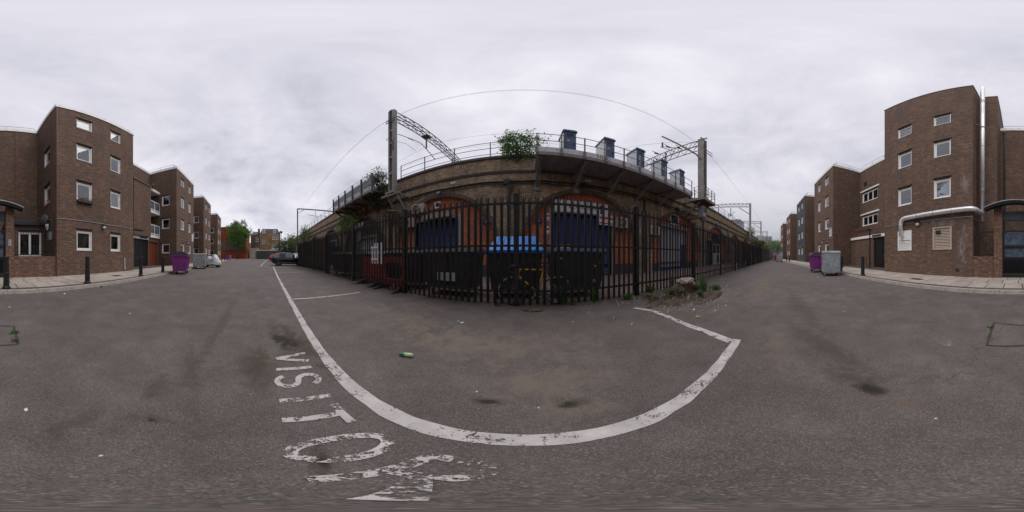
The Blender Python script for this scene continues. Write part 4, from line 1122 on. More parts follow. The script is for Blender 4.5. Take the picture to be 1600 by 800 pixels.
# cantilevered walkway with cabinets
def walkway(xa, xb, label, fascia_mat, panel=False):
    t = thing('cantilever_walkway', label, 'walkway', (xa, VY, 0)); L = xb - xa
    f = MB(); f.box(0, L, -1.62, -.02, 5.70, 5.78); part('deck', f, 'soffit_grey', t)
    f = MB(); f.box(0, L, -1.70, -1.62, 5.66, 5.84); part('edge_beam', f, 'mast_grey', t)
    n = max(1, round(L / 1.86)); w_ = L / n
    pm = MB(); pm.box(.01, w_ - .01, -1.66, -1.62, 5.845, 6.16); pm = pm.mesh('fascia_panel', fascia_mat)
    bm_ = MB(); bm_.bar((0, -1.5, 5.66), (0, -.06, 4.75), .12, .09); bm_.bar((.12, -1.5, 5.66), (.12, -.06, 4.75), .03, .12); bm_.box(-.06, .16, -1.55, -.01, 5.58, 5.695); bm_.box(-.1, .2, -.06, -.005, 4.5, 5.58); bm_ = bm_.mesh('bracket', 'soffit_grey' if not panel else 'pipe_red')
    for k in range(n):
        link('fascia_panel', pm, t, (k * w_, 0, 0)); link('bracket', bm_, t, (k * w_ + .1, 0, 0))
    np_ = n * 2 if not panel else max(1, round(L / 1.3))
    pm = MB()
    if not panel: pm.box(-.025, .025, -1.72, -1.67, 5.72, 7.03); pm.box(-.05, .05, -1.74, -1.665, 5.72, 6.1)
    else: pm.box(-.06, .06, -1.76, -1.66, 5.45, 7.1)
    pm = pm.mesh('post', 'rail_steel' if not panel else 'truss_steel')
    for k in range(np_ + 1): link('post', pm, t, (k * L / np_, 0, 0))
    for z in ((6.55, 7.0) if not panel else (6.85, 7.08)):
        f = MB(); f.tube([(-.02, -1.69, z), (L + .02, -1.69, z)], .018, 6); part('rail', f, 'rail_steel', t)
    return t
Wk = walkway(.42, 10.2, 'right cantilevered walkway with white fascia and grey brackets carrying blue cabinets', 'walkway_white')
W2 = walkway(-15.4, -8.7, 'left cantilevered walkway with tall rusty posts and grey panels', 'galvanised', True)
pm = MB(); pm.box(.07, 1.21, -1.7, -1.67, 6.17, 6.75); pm = pm.mesh('screen_panel', 'rail_steel')
for k in range(5): link('screen_panel', pm, W2, (k * 1.34, 0, 0))
text_part('graffiti', 'SIUC', 'text_dark', Wk, .3, (2.85, -1.662, 6.0), (R(90), 0, 0), .001, space=1.15)
text_part('graffiti', 'SIUC', 'text_dark', Wk, .27, (4.6, -1.662, 6.0), (R(90), 0, 0), .001, space=1.1)

bm_ = MB(); bm_.box(0, .56, 0, .85, 0, 1.86)
def cabinet(x, lab):
    t = thing('relay_cabinet', lab, 'cabinet', (x, VY - 1.32, 5.79), 0, 'blue cabinets on the walkway')
    f = MB(); f.box(0, .56, 0, .9, 0, 1.98); 
    f.m = [0, 0, 0, 0, 0, 1]
    o = part('body', f, ['cabinet_blue', 'cabinet_white'], t)
    f = MB(); f.hexa([(-.04, -.05), (.6, -.05), (.6, .95), (-.04, .95)], [(.02, 0), (.54, 0), (.54, .9), (.02, .9)], 1.98, 2.1); f.box(-.045, .605, -.055, .955, 1.9, 1.98); part('cap', f, 'cabinet_blue', t)
    f = MB(); f.box(.05, .51, -.012, -.002, .1, 1.8); part('door', f, 'cabinet_blue', t)
    f = MB(); f.box(.44, .47, -.04, -.01, .9, 1.1); part('handle', f, 'black_paint', t)
    for k in range(6):
        f = MB(); f.box(.14, .42, -.022, -.013, 1.5 + k * .045, 1.52 + k * .045); part('vent_slot', f, 'black_paint', t)
    f = MB(); f.box(.16, .26, -.02, -.013, 1.2, 1.27); part('label_plate', f, 'sign_white', t)
    f = MB(); f.tube([(-.02, .7, 1.2), (-.06, .7, .6), (-.02, .8, 0)], .02, 5); part('cable', f, 'black_plastic', t)
    return t
labs = ['blue cabinet nearest the bush on the walkway', 'second blue cabinet from the bush, with a white side', 'third blue cabinet from the bush, its pale side tagged with graffiti', 'fourth blue cabinet from the bush, graffiti on its side, before the lattice', 'fifth blue cabinet, nearest the right mast']
for k, lb_ in enumerate(labs):
    c = cabinet(1.56 + k * 1.91, lb_)
    if k in (2, 3, 4):
        text_part('graffiti', ['', '', 'SUC', 'OZE', 'RUK'][k], 'graffiti_blue', c, .34, (-.004, .45, .55), (R(90), 0, R(-90)), .001)

# catenary masts
def truss(parent, x, y0, y1, z, mat='truss_steel', sz=.55, nb=12, arch=0.0):
    zz = lambda y: z + arch * math.sin(math.pi * (y - y0) / (y1 - y0))
    P = [y0 + (y1 - y0) * k / nb for k in range(nb + 1)]
    for dx in (-sz / 2, sz / 2):
        for dz in (0, -sz):
            f = MB()
            for a, b in zip(P[:-1], P[1:]): f.bar((x + dx, a, zz(a) + dz), (x + dx, b, zz(b) + dz), .06, .06)
            part('chord', f, mat, parent)
    f = MB()
    for k, (a, b) in enumerate(zip(P[:-1], P[1:])):
        m_ = (a + b) / 2
        for dx in (-sz / 2, sz / 2):
            f.bar((x + dx, a, zz(a) - sz), (x + dx, m_, zz(m_)), .035); f.bar((x + dx, m_, zz(m_)), (x + dx, b, zz(b) - sz), .035)
        f.bar((x - sz / 2, a, zz(a)), (x + sz / 2, b, zz(b)), .03); f.bar((x - sz / 2, a, zz(a) - sz), (x + sz / 2, b, zz(b) - sz), .03)
    part('lacing', f, mat, parent)
def insulator(mb, a, b, n=5, r=.07):
    a = Vector(a); b = Vector(b); mb.tube([a, b], .022, 5)
    for k in range(n):
        p = a.lerp(b, (k + .5) / n); d = (b - a).normalized() * .02; mb.tube([p - d, p + d], r, 8)

ML = thing('catenary_mast', 'left grey overhead line mast of paired steel channels on brackets against the wall', 'mast', (-7.33, 6.85, 0))
f = MB()
for sx in (-1, 1):
    f.box(sx * .2 - .05, sx * .2 + .05, -.14, .14, 5.2, 13.45) if sx < 0 else f.box(.08, .26, -.14, .14, 5.2, 13.45)
part('upright', f, 'mast_grey', ML)
f = MB()
for k in range(7): f.box(-.145, .075, -.135, .135, 5.2 + k * 1.37, 5.35 + k * 1.37)
f.box(-.145, .075, .09, .13, 5.36, 13.4)
part('batten_plate', f, 'mast_grey', ML)
f = MB(); f.box(-.35, .35, -.3, .3, 5.08, 5.2); part('base_plate', f, 'mast_grey', ML)
f = MB()
for sx in (-.3, .55):
    f.bar((sx, -.3, 5.0), (sx, 1.13, 5.0), .1, .14); f.bar((sx, -.2, 4.95), (sx + .12, .5, 3.9), .07, .09)
f.bar((-.7, -.28, 4.95), (.75, -.1, 5.0), .12, .12); f.bar((-.6, .6, 4.95), (.7, .6, 4.95), .1, .1); f.bar((-.28, -.2, 4.0), (.6, .5, 3.95), .05)
part('bracket', f, 'mast_grey', ML)
truss(ML, 0, .15, 18.5, 13.1, nb=20)
f = MB()
for z in (11.7, 11.95): f.bar((-.35, -.25, z), (.5, -.25, z), .05)
f.box(.09, .25, -.165, -.142, 8.6, 9.6); part('clamp', f, 'truss_steel', ML)
f = MB(); f.bar((0, 3.6, 12.5), (0, 3.6, 11.0), .09); f.box(-.3, .3, 3.3, 3.9, 12.45, 12.6); insulator(f, (-.0, 4.9, 10.4), (0, 2.9, 11.2), 8); f.tube([(0, 2.9, 11.2), (-.9, 1.4, 11.9)], .03, 6); insulator(f, (-.5, 2.0, 11.55), (-.3, 2.4, 11.4), 4)
f.tube([(-.9, 1.4, 11.9), (-1.6, .9, 11.4), (-1.6, .9, 11.2)], .018, 5); f.tube([(-1.6, .9, 11.3), (-.9, 2.2, 11.2), (-.6, 3, 10.6)], .016, 5)
part('registration_arm', f, 'truss_steel', ML)
f = MB(); f.bar((0, 8.2, 12.5), (0, 8.2, 10.9), .09); insulator(f, (-.3, 9, 10.6), (-.1, 7.6, 11.2), 6); part('registration_arm', f, 'truss_steel', ML)

MR = thing('catenary_mast', 'right weathered overhead line mast rising from the railed platform', 'mast', (12.4, 6.6, 0))
f = MB(); f.box(-.3, -.24, -.28, .28, 4.9, 13.2); f.box(.24, .3, -.28, .28, 4.9, 13.2); f.box(-.24, .24, -.03, .03, 4.9, 13.2); f.box(-.24, .24, .15, .2, 4.9, 13.2)
part('upright', f, 'mast_rust', MR)
f = MB(); f.box(-.42, .42, -.42, .42, 5.9, 6.02)
for a in range(4): 
    f.bar((.4 * math.cos(a * math.pi / 2 + .785), .4 * math.sin(a * math.pi / 2 + .785), 6.0), (.24 * math.cos(a * math.pi / 2 + .785), .24 * math.sin(a * math.pi / 2 + .785), 6.9), .05)
part('base_plate', f, 'mast_rust', MR)
truss(MR, 0, .3, 18.5, 12.9, nb=20, mat='truss_steel', sz=.75)
f = MB(); f.bar((-.1, -.5, 13.25), (.1, .6, 13.25), .1); f.bar((-.5, -.1, 13.2), (.5, -.15, 13.2), .08); f.bar((-.1, -.4, 11.6), (1.0, -.5, 11.7), .05); f.bar((-.1, -.4, 11.3), (1.0, -.5, 11.35), .05); part('crosshead', f, 'mast_rust', MR)
f = MB(); f.tube([(-.3, 0, 10.4), (-.6, .25, 10.9), (-2.55, 2.35, 13.1)], [.06, .075, .075], 8); part('cantilever_pole', f, 'mast_rust', MR)
f = MB()
for (x, y, z) in ((-1.0, 1.5, 12.1), (-1.6, 2.2, 12.2), (-2.0, 3.2, 11.6), (-1.2, 3.8, 11.4)):
    insulator(f, (x - .5, y, z - .3), (x + .1, y + .2, z), 6, .085)
    f.tube([(x - .8, y, z - .2), (x + .6, y + .3, z + .2)], .03, 5)
insulator(f, (-1.3, 3, 11.9), (-1.3, 3, 10.6), 6, .1)
insulator(f, (-2.2, 2.6, 12.6), (-2.2, 2.6, 11.9), 4, .09); f.tube([(-2.2, 2.6, 12.0), (-1.0, 1.6, 12.0)], .03, 5); f.tube([(-2.0, 3, 12.3), (-.4, 2.6, 12.3)], .035, 5)
part('registration_arm', f, 'truss_steel', MR)
P_ = thing('mast_platform', 'railed steel platform around the foot of the right mast', 'platform', (11.2, 5.8, 5.76))
f = MB(); f.box(0, 2.1, 0, 1.45, 0, .12); part('deck', f, 'pipe_red', P_)
f = MB(); f.box(-.02, 2.12, -.03, 0, -.06, .16); f.box(2.1, 2.15, 0, 1.45, -.06, .16); f.box(-.05, 0, 0, 1.45, -.06, .16); part('edge_beam', f, 'mast_rust', P_)
pm = MB(); pm.box(-.025, .025, -.025, .025, .1, 1.22); pm = pm.mesh('post', 'rail_steel')
for x, y in ((0.03, .02), (.72, .02), (1.4, .02), (2.07, .02), (2.07, .7), (2.07, 1.4), (.03, .9)): link('post', pm, P_, (x, y, 0))
for z in (.6, .9, 1.2):
    f = MB(); f.tube([(.03, 1.0, z), (.03, .02, z), (2.07, .02, z), (2.07, 1.4, z)], .02, 5); part('rail', f, 'rail_steel', P_)
f = MB(); f.bar((.3, .4, -.05), (.3, 2.15, -1.2), .1, .12); f.bar((1.8, .4, -.05), (1.8, 2.15, -1.2), .1, .12); f.box(.2, .4, 1.46, 2.15, -.05, .05); f.box(1.7, 1.9, 1.46, 2.15, -.05, .05); part('bracket', f, 'mast_rust', P_)
t = thing('condenser_unit', 'grey fan unit on a bracket below the mast platform', 'fan unit', (12.2, 6.3, 4.5))
f = MB(); f.box(-.28, .28, -.0, .45, 0, .95); bevel(part('body', f, 'galvanised', t), .03); f = MB(); f.disc((0, -.02, .55), .22, .03, 'y', 18, r0=.18); f.disc((0, -.015, .55), .05, .03, 'y', 10); part('fan_guard', f, 'black_plastic', t)
f = MB(); f.box(-.30, .30, -.05, 1.68, -.08, 0); part('shelf', f, 'mast_rust', t)

def portal(x, y, z, label, brace=True, both=True, thin=False):
    t = thing('catenary_mast', label, 'mast', (x, y, 0))
    f = MB(); s_ = .3 if not thin else .2
    f.box(-s_, s_, -s_ * .6, s_ * .6, 0 if thin else 5.0, z); part('upright', f, 'mast_grey' if not thin else 'truss_steel', t)
    if not thin:
        truss(t, 0, .2, 18, z - .1, 'truss_steel', .7, 18, .5)
        f = MB(); f.bar((0, .1, z - 2.6), (0, 2.6, z - .8), .14); part('brace', f, 'truss_steel', t)
        f = MB()
        for yy in (4.5, 7.5, 11): f.bar((0, yy, z - .8), (0, yy, z - 2.8), .14); f.bar((-.8, yy - 1.2, z - 2.0), (.4, yy + .6, z - 2.6), .07); insulator(f, (-.6, yy - .8, z - 2.8), (.2, yy + .8, z - 2.2), 5, .1)
        part('registration_arm', f, 'truss_steel', t)
    else:
        f = MB(); f.bar((0, 0, z), (0, 12, z), .2, .25); f.bar((0, .1, z - 1.2), (0, 1.6, z - .2), .1); part('beam', f, 'truss_steel', t)
        f = MB()
        for yy in (4.6, 8): f.bar((0, yy, z), (0, yy, z - 2.0), .08); f.bar((0, yy - 2.2, z - 1.4), (0, yy + 1, z - 1.8), .06); insulator(f, (0, yy - 1.4, z - 1.45), (0, yy - .5, z - 1.6), 4, .1)
        part('registration_arm', f, 'truss_steel', t)
portal(35.3, 7.0, 13.1, 'nearer of the two far lattice portals over the tracks at the right')
portal(55.2, 7.2, 13.1, 'farther of the two far lattice portals over the tracks at the right')
portal(78, 7.2, 13.1, 'faintest lattice portal beyond the other two at the right')
portal(-39.4, 6.7, 13.0, 'brown post with straight beam over the tracks at the far left', thin=True)

# overhead wires
def wire(pts, r, lab, sag=.25):
    P = []
    for a, b in zip(pts[:-1], pts[1:]):
        a = Vector(a); b = Vector(b)
        for k in range(40):
            u = k / 40; p = a.lerp(b, u); p.z -= sag * 4 * u * (1 - u) * ((b - a).length / 20) ** 2; P.append(p)
    P.append(Vector(pts[-1])); f = MB(); f.tube(P, r, 4)
    tag(part('overhead_wire', f, 'wire_copper', None), lab, 'overhead wire', 'overhead wires above the tracks')
M4 = [(-39.4, 0), (-7.33, 0), (12.4, 0), (35.3, 0), (55.2, 0), (78, 0)]
wire([(x, 6.68, 12.25) for x, _ in M4], .0065, 'upper of the two near feeder wires slung between the mast tops', .3)
wire([(x, 6.55, 11.95) for x, _ in M4], .0065, 'lower of the two near feeder wires slung between the mast tops', .3)
wire([(x, 11.8, 12.6) for x, _ in M4], .011, 'upper catenary wire over the nearest track', .5)
wire([(x, 11.8, 11.0) for x, _ in M4], .011, 'contact wire over the nearest track', .05)
wire([(x, 15.6, 12.4) for x, _ in M4], .011, 'upper catenary wire over the second track', .5)
wire([(12.4, 6.8, 12.9), (9.0, 12, 13.0), (5, 26, 13.0)], .014, 'slack wire running off from the top of the right mast', .1)

# ================================================================== THINGS ON THE VIADUCT FACE
def on_wall(x, z, y=VY): return (x, y, z)
def ac(x, z, wd, hh, lab, y=VY + .2, dp=.42):
    t = thing('air_conditioner', lab, 'air conditioner', (x, y, z))
    f = MB(); f.box(-wd / 2, wd / 2, -dp, 0, 0, hh); bevel(part('casing', f, 'louvre_cream', t), .02)
    f = MB(); f.disc((-wd * .12, -dp - .015, hh / 2), hh * .38, .02, 'y', 18, r0=hh * .3)
    for k in range(6): f.box(-wd * .12 - hh * .34, -wd * .12 + hh * .34, -dp - .02, -dp - .005, hh * .2 + k * hh * .11, hh * .2 + k * hh * .11 + .012)
    part('fan_grille', f, 'black_plastic', t)
    f = MB(); f.bar((-wd * .35, 0, -.04), (-wd * .35, -dp, -.04), .04); f.bar((wd * .35, 0, -.04), (wd * .35, -dp, -.04), .04); part('bracket', f, 'rail_steel', t)
ac(-6.15, 3.75, .95, .62, 'upper left air conditioner high on the left arch front')
ac(-6.95, 2.95, .9, .62, 'lower left air conditioner beside the grey shutter pier')
ac(5.35, 2.75, .85, .62, 'air conditioner at the right of the signed blue shutter')
ac(7.95, 2.55, .85, .62, 'air conditioner between the two right arches, left of the grey shutter')
def vent(x, z, wd, hh, lab):
    t = thing('wall_vent', lab, 'vent', (x, VY + .19, z))
    f = MB(); f.box(-wd / 2, -wd / 2 + .07, 0, .05, 0, hh); f.box(wd / 2 - .07, wd / 2, 0, .05, 0, hh); f.box(-wd / 2 + .07, wd / 2 - .07, 0, .05, 0, .07); f.box(-wd / 2 + .07, wd / 2 - .07, 0, .05, hh - .07, hh); part('frame', f, 'white_upvc', t)
    f = MB(); f.box(-wd / 2 + .07, wd / 2 - .07, .02, .04, .07, hh - .07); part('mesh_panel', f, 'pane_dark', t)
vent(-4.95, 4.0, .42, .42, 'small square white framed vent above the left blue shutter')
vent(10.6, 3.7, 1.1, .85, 'white framed grille high in the arch with the grey shutter')
f = MB(); f.box(-1.5, 1.5, -.06, 0, 0, .66); t = thing('shop_sign', 'long white shop sign with dark lettering above the blue shutter', 'sign', (2.95, VY + .13, 3.42))
part('board', f, 'sign_white', t)
text_part('lettering', 'ECONOMY', 'text_dark', t, .30, (0, -.063, .30), (R(90), 0, 0), .002, space=1.05)
f = MB(); f.box(-1.02, -.96, -.066, -.061, .06, .6); f.box(1.0, 1.1, -.066, -.061, .06, .6); part('print_bar', f, 'text_dark', t)
t = thing('shop_sign', 'smaller red and white sign below the right end of the long sign', 'sign', (4.35, VY + .12, 2.85)); f = MB(); f.box(-.5, .5, -.05, 0, 0, .56); part('board', f, 'sign_white', t)
f = MB(); f.box(-.45, .45, -.054, -.051, .06, .14); f.box(-.45, .45, -.054, -.051, .34, .48); part('print_bar', f, 'cloth_red', t)
def plaque(x, z, ch, lab):
    f = MB(); f.box(-.17, .17, -.03, 0, 0, .3); t = thing('number_plaque', lab, 'sign', (x, VY + .2, z)); part('plate', f, 'plaque_blue', t)
    text_part('number', ch, 'text_white', t, .22, (0, -.033, .15), (R(90), 0, 0), .001)
plaque(-2.05, 2.75, '7', 'blue plaque with a white 7 at the right of the left arch')
plaque(.62, 2.75, '8', 'blue plaque at the left edge of the middle arch')
plaque(13.3, 2.5, '9', 'small blue plaque at the right of the grey shutter')
for x, z, lab in ((1.05, 2.9, 'upper of two small red and white notices beside the middle arch shutter'), (1.1, 2.2, 'lower of two small red and white notices beside the middle arch shutter')):
    f = MB(); f.box(-.13, .13, -.02, 0, 0, .42); t = thing('notice_sign', lab, 'sign', (x, VY + .2, z)); part('plate', f, 'sign_white', t)
    f = MB(); f.box(-.12, .12, -.024, -.021, .22, .34); f.box(-.1, .1, -.024, -.021, .03, .08); part('print_bar', f, 'cloth_red', t)
def camera_lamp(x, z, lab):
    t = thing('security_light', lab, 'security light', (x, VY - .02, z)); f = MB(); f.bar((0, 0, 0), (0, -.18, .02), .04); part('bracket', f, 'black_plastic', t)
    f = MB(); f.hexa([(-.1, -.34), (.1, -.34), (.1, -.14), (-.1, -.14)], [(-.12, -.28), (.12, -.28), (.12, -.16), (-.12, -.16)], -.05, .1); part('casing', f, 'rail_steel', t)
camera_lamp(-4.6, 4.75, 'small grey security light over the left arch')
camera_lamp(6.75, 3.75, 'small security light on the pier right of the middle arch')
camera_lamp(10.7, 4.9, 'small security light over the arch with the grey shutter')
f = MB(); f.box(-.35, .35, -.05, 0, 0, .28)
for k in range(1): f.box(-.03, .0, -.06, -.05, 0, .28)
tag(part('meter_box', f, 'louvre_cream', None, loc=(1.9, VY + .33, 1.42)), 'small pale box fixed low on the left of the middle blue shutter', 'meter box')
f = MB(); f.box(-.9, .9, -.5, 0, 0, .12); f.box(-.9, .9, -.52, -.49, -.16, .12)
tag(part('shutter_hood', f, 'concrete', None, loc=(-4.85, VY + .25, 3.42)), 'pale sloping hood over the left blue shutter', 'hood')
# posters and loading items under the left walkway
for k, x in enumerate((-14.1, -13.4, -12.8)):
    f = MB(); f.box(-.2, .2, -.02, 0, 0, .55)
    tag(part('window_pane_board', f, 'sign_white', None, loc=(x, VY + .15, 3.75)), ['leftmost', 'middle', 'rightmost'][k] + ' of three small white boards high on the far left arch', 'board')
f = MB(); f.box(-.25, .25, -.03, 0, 0, .9); tag(part('poster', f, 'graffiti_blue', None, loc=(-13.3, VY + .1, 2.55)), 'blue and white poster hanging below the three white boards', 'poster')

# ================================================================== PALISADE FENCE
FY = 3.45; KX = -9.27; EX = -17.3; EY = 3.0
def fence_pt(x):
    if x >= KX: return (x, FY, 0.0)
    u = (KX - x) / (KX - EX); return (x, FY + (EY - FY) * u, math.atan2(FY - EY, KX - EX) )
F = thing('palisade_fence', 'tall black steel palisade fence with three pronged pales along the whole street', 'fence', (0, 0, 0))
def pale_mb():
    m_ = MB(); sec = [(-.034, .010), (-.018, -.008), (0, .006), (.018, -.008), (.034, .010)]
    H0, H1 = .05, 2.26
    for o in (0, .004):
        vs = [(x, y + o, H0) for x, y in sec] + [(x, y + o, H1) for x, y in sec]
        m_.raw(vs, [(k, k + 1, k + 6, k + 5) for k in range(4)])
    for sx in (-1, 1): m_.face([(sx * .034, .010, H0), (sx * .034, .014, H0), (sx * .034, .014, H1), (sx * .034, .010, H1)])
    # three prongs: outer two splay sideways and forward
    def prong(b, tip):
        (x0, y0), (x1, y1) = b
        v = [(x0, y0, H1), (x1, y1, H1), (x1, y1 + .005, H1), (x0, y0 + .005, H1)]
        mid = [((x0 * .6 + tip[0] * .4) - .004, y0 * .6 + tip[1] * .4, H1 + (tip[2] - H1) * .62), ((x1 * .6 + tip[0] * .4) + .004, y1 * .6 + tip[1] * .4, H1 + (tip[2] - H1) * .62)]
        v += [mid[0], mid[1], (mid[1][0], mid[1][1] + .005, mid[1][2]), (mid[0][0], mid[0][1] + .005, mid[0][2]), tip]
        m_.raw(v, [(0, 1, 5, 4), (2, 3, 7, 6), (1, 2, 6, 5), (3, 0, 4, 7), (4, 5, 8), (5, 6, 8), (6, 7, 8), (7, 4, 8)])
    prong(((-.034, .010), (-.016, -.006)), (-.050, -.045, 2.44)); prong(((-.014, -.004), (.014, -.004)), (0, .03, 2.46)); prong(((.016, -.006), (.034, .010)), (.050, -.045, 2.44))
    return m_
pm_ = pale_mb(); pale_me = pm_.mesh('pale', 'fence_black')
q = random.Random(11)
STEP = 3.02 / 20
xs_ = []
x = 2.81 + 3.02 * 20
k = 0
allx = []
x0 = 2.81 - 3.02 * 7
while x0 + k * STEP < 64: allx.append(x0 + k * STEP); k += 1
allx = [x for x in allx if x > EX + .02 and (round((x - 2.81) / STEP) % 20) != 0]
near = [x for x in allx if x < 21.5 + 6][:]
near = sorted(sorted(near, key=abs)[:296])
far_ = [x for x in allx if x not in set(near)]
for x in near:
    p = fence_pt(x); link('pale', pale_me, F, (p[0] + q.uniform(-.006, .006), p[1] - .03, q.uniform(-.012, .012)), rot=(q.uniform(-.004, .004), q.uniform(-.006, .006), p[2]))
fp = MB()
for x in far_:
    p = fence_pt(x); y = p[1] - .03
    fp.hexa([(x - .034, y - .008), (x + .034, y - .008), (x + .034, y + .008), (x - .034, y + .008)], [(x - .034, y - .008), (x + .034, y - .008), (x + .034, y + .008), (x - .034, y + .008)], .05, 2.3)
    fp.raw([(x - .034, y - .01, 2.3), (x + .034, y - .01, 2.3), (x, y + .01, 2.3), (x, y, 2.45)], [(0, 1, 3), (1, 2, 3), (2, 0, 3)])
part('far_pales', fp, 'fence_black', F, kind='stuff')
po = MB(); po.box(-.055, .055, -.006, .006, 0, 2.5); po.box(-.055, .055, .088, .1, 0, 2.5); po.box(-.004, .004, .006, .088, 0, 2.5)
po_me = po.mesh('post', 'fence_black')
posts = [2.81 + 3.02 * i for i in range(-6, 21)]
for x in posts:
    p = fence_pt(x)
    if x > EX: link('post', po_me, F, (p[0], p[1], 0), p[2])
pe = fence_pt(EX); link('post', po_me, F, (EX, EY, 0), pe[2]); link('post', po_me, F, (KX - .35, FY - .02, 0), pe[2])
px_ = [EX] + [x for x in posts if x > EX]
for a, b in zip(px_[:-1], px_[1:]):
    pa, pb = fence_pt(a), fence_pt(b)
    for z in (.34, 1.32, 2.26):
        f = MB(); f.bar((pa[0] + .02, pa[1] - .002, z), (pb[0] - .02, pb[1] - .002, z), .045, .045); part('rail', f, 'fence_black', F)
# padlock style teal tag and small repairs
f = MB(); f.box(-.02, .02, -.05, -.03, 1.75, 1.83); 
tag(part('padlock', f, 'graffiti_blue', None, loc=(2.86, FY - .01, 0)), 'small teal tag on a fence post right of the shutters', 'tag')

# timber and sheet hoardings behind the left end of the fence
H = thing('timber_hoarding', 'brown upright timber boards fixed behind the left end of the fence', 'hoarding', (0, 0, 0))
bd = MB(); bd.box(-.068, .068, 0, .022, .12, 2.2); bdm = bd.mesh('board', 'timber')
for k in range(26):
    x = KX - .45 - k * .145; p = fence_pt(x); link('board', bdm, H, (x, p[1] + .05, q.uniform(-.03, .03)), rot=(0, q.uniform(-.006, .006), p[2]))
H = thing('sheet_hoarding', 'dark grey sheets closing the far left end of the fence', 'hoarding', (0, 0, 0))
bd = MB(); bd.box(-.29, .29, 0, .01, .1, 2.25); bdm = bd.mesh('sheet', 'hoarding_grey')
for k in range(7):
    x = KX - 4.5 - k * .6; 
    if x < EX + .25: break
    p = fence_pt(x); link('sheet', bdm, H, (x, p[1] + .05 + (k % 2) * .012, 0), p[2])
# the end return of the fence
R_ = thing('palisade_fence', 'short return of the black fence at its far left corner beside the parked car', 'fence', (EX, EY, 0), R(90))
for k in range(1, 30): link('pale', pale_me, R_, (.02 + k * .16, .03, 0))
for z in (.34, 1.32, 2.26):
    f = MB(); f.bar((0, 0, z), (4.9, 0, z), .045, .045); part('rail', f, 'fence_black', R_)
f = MB(); f.box(.02, 4.9, .05, .07, .1, 2.2); part('sheet', f, 'hoarding_grey', R_)

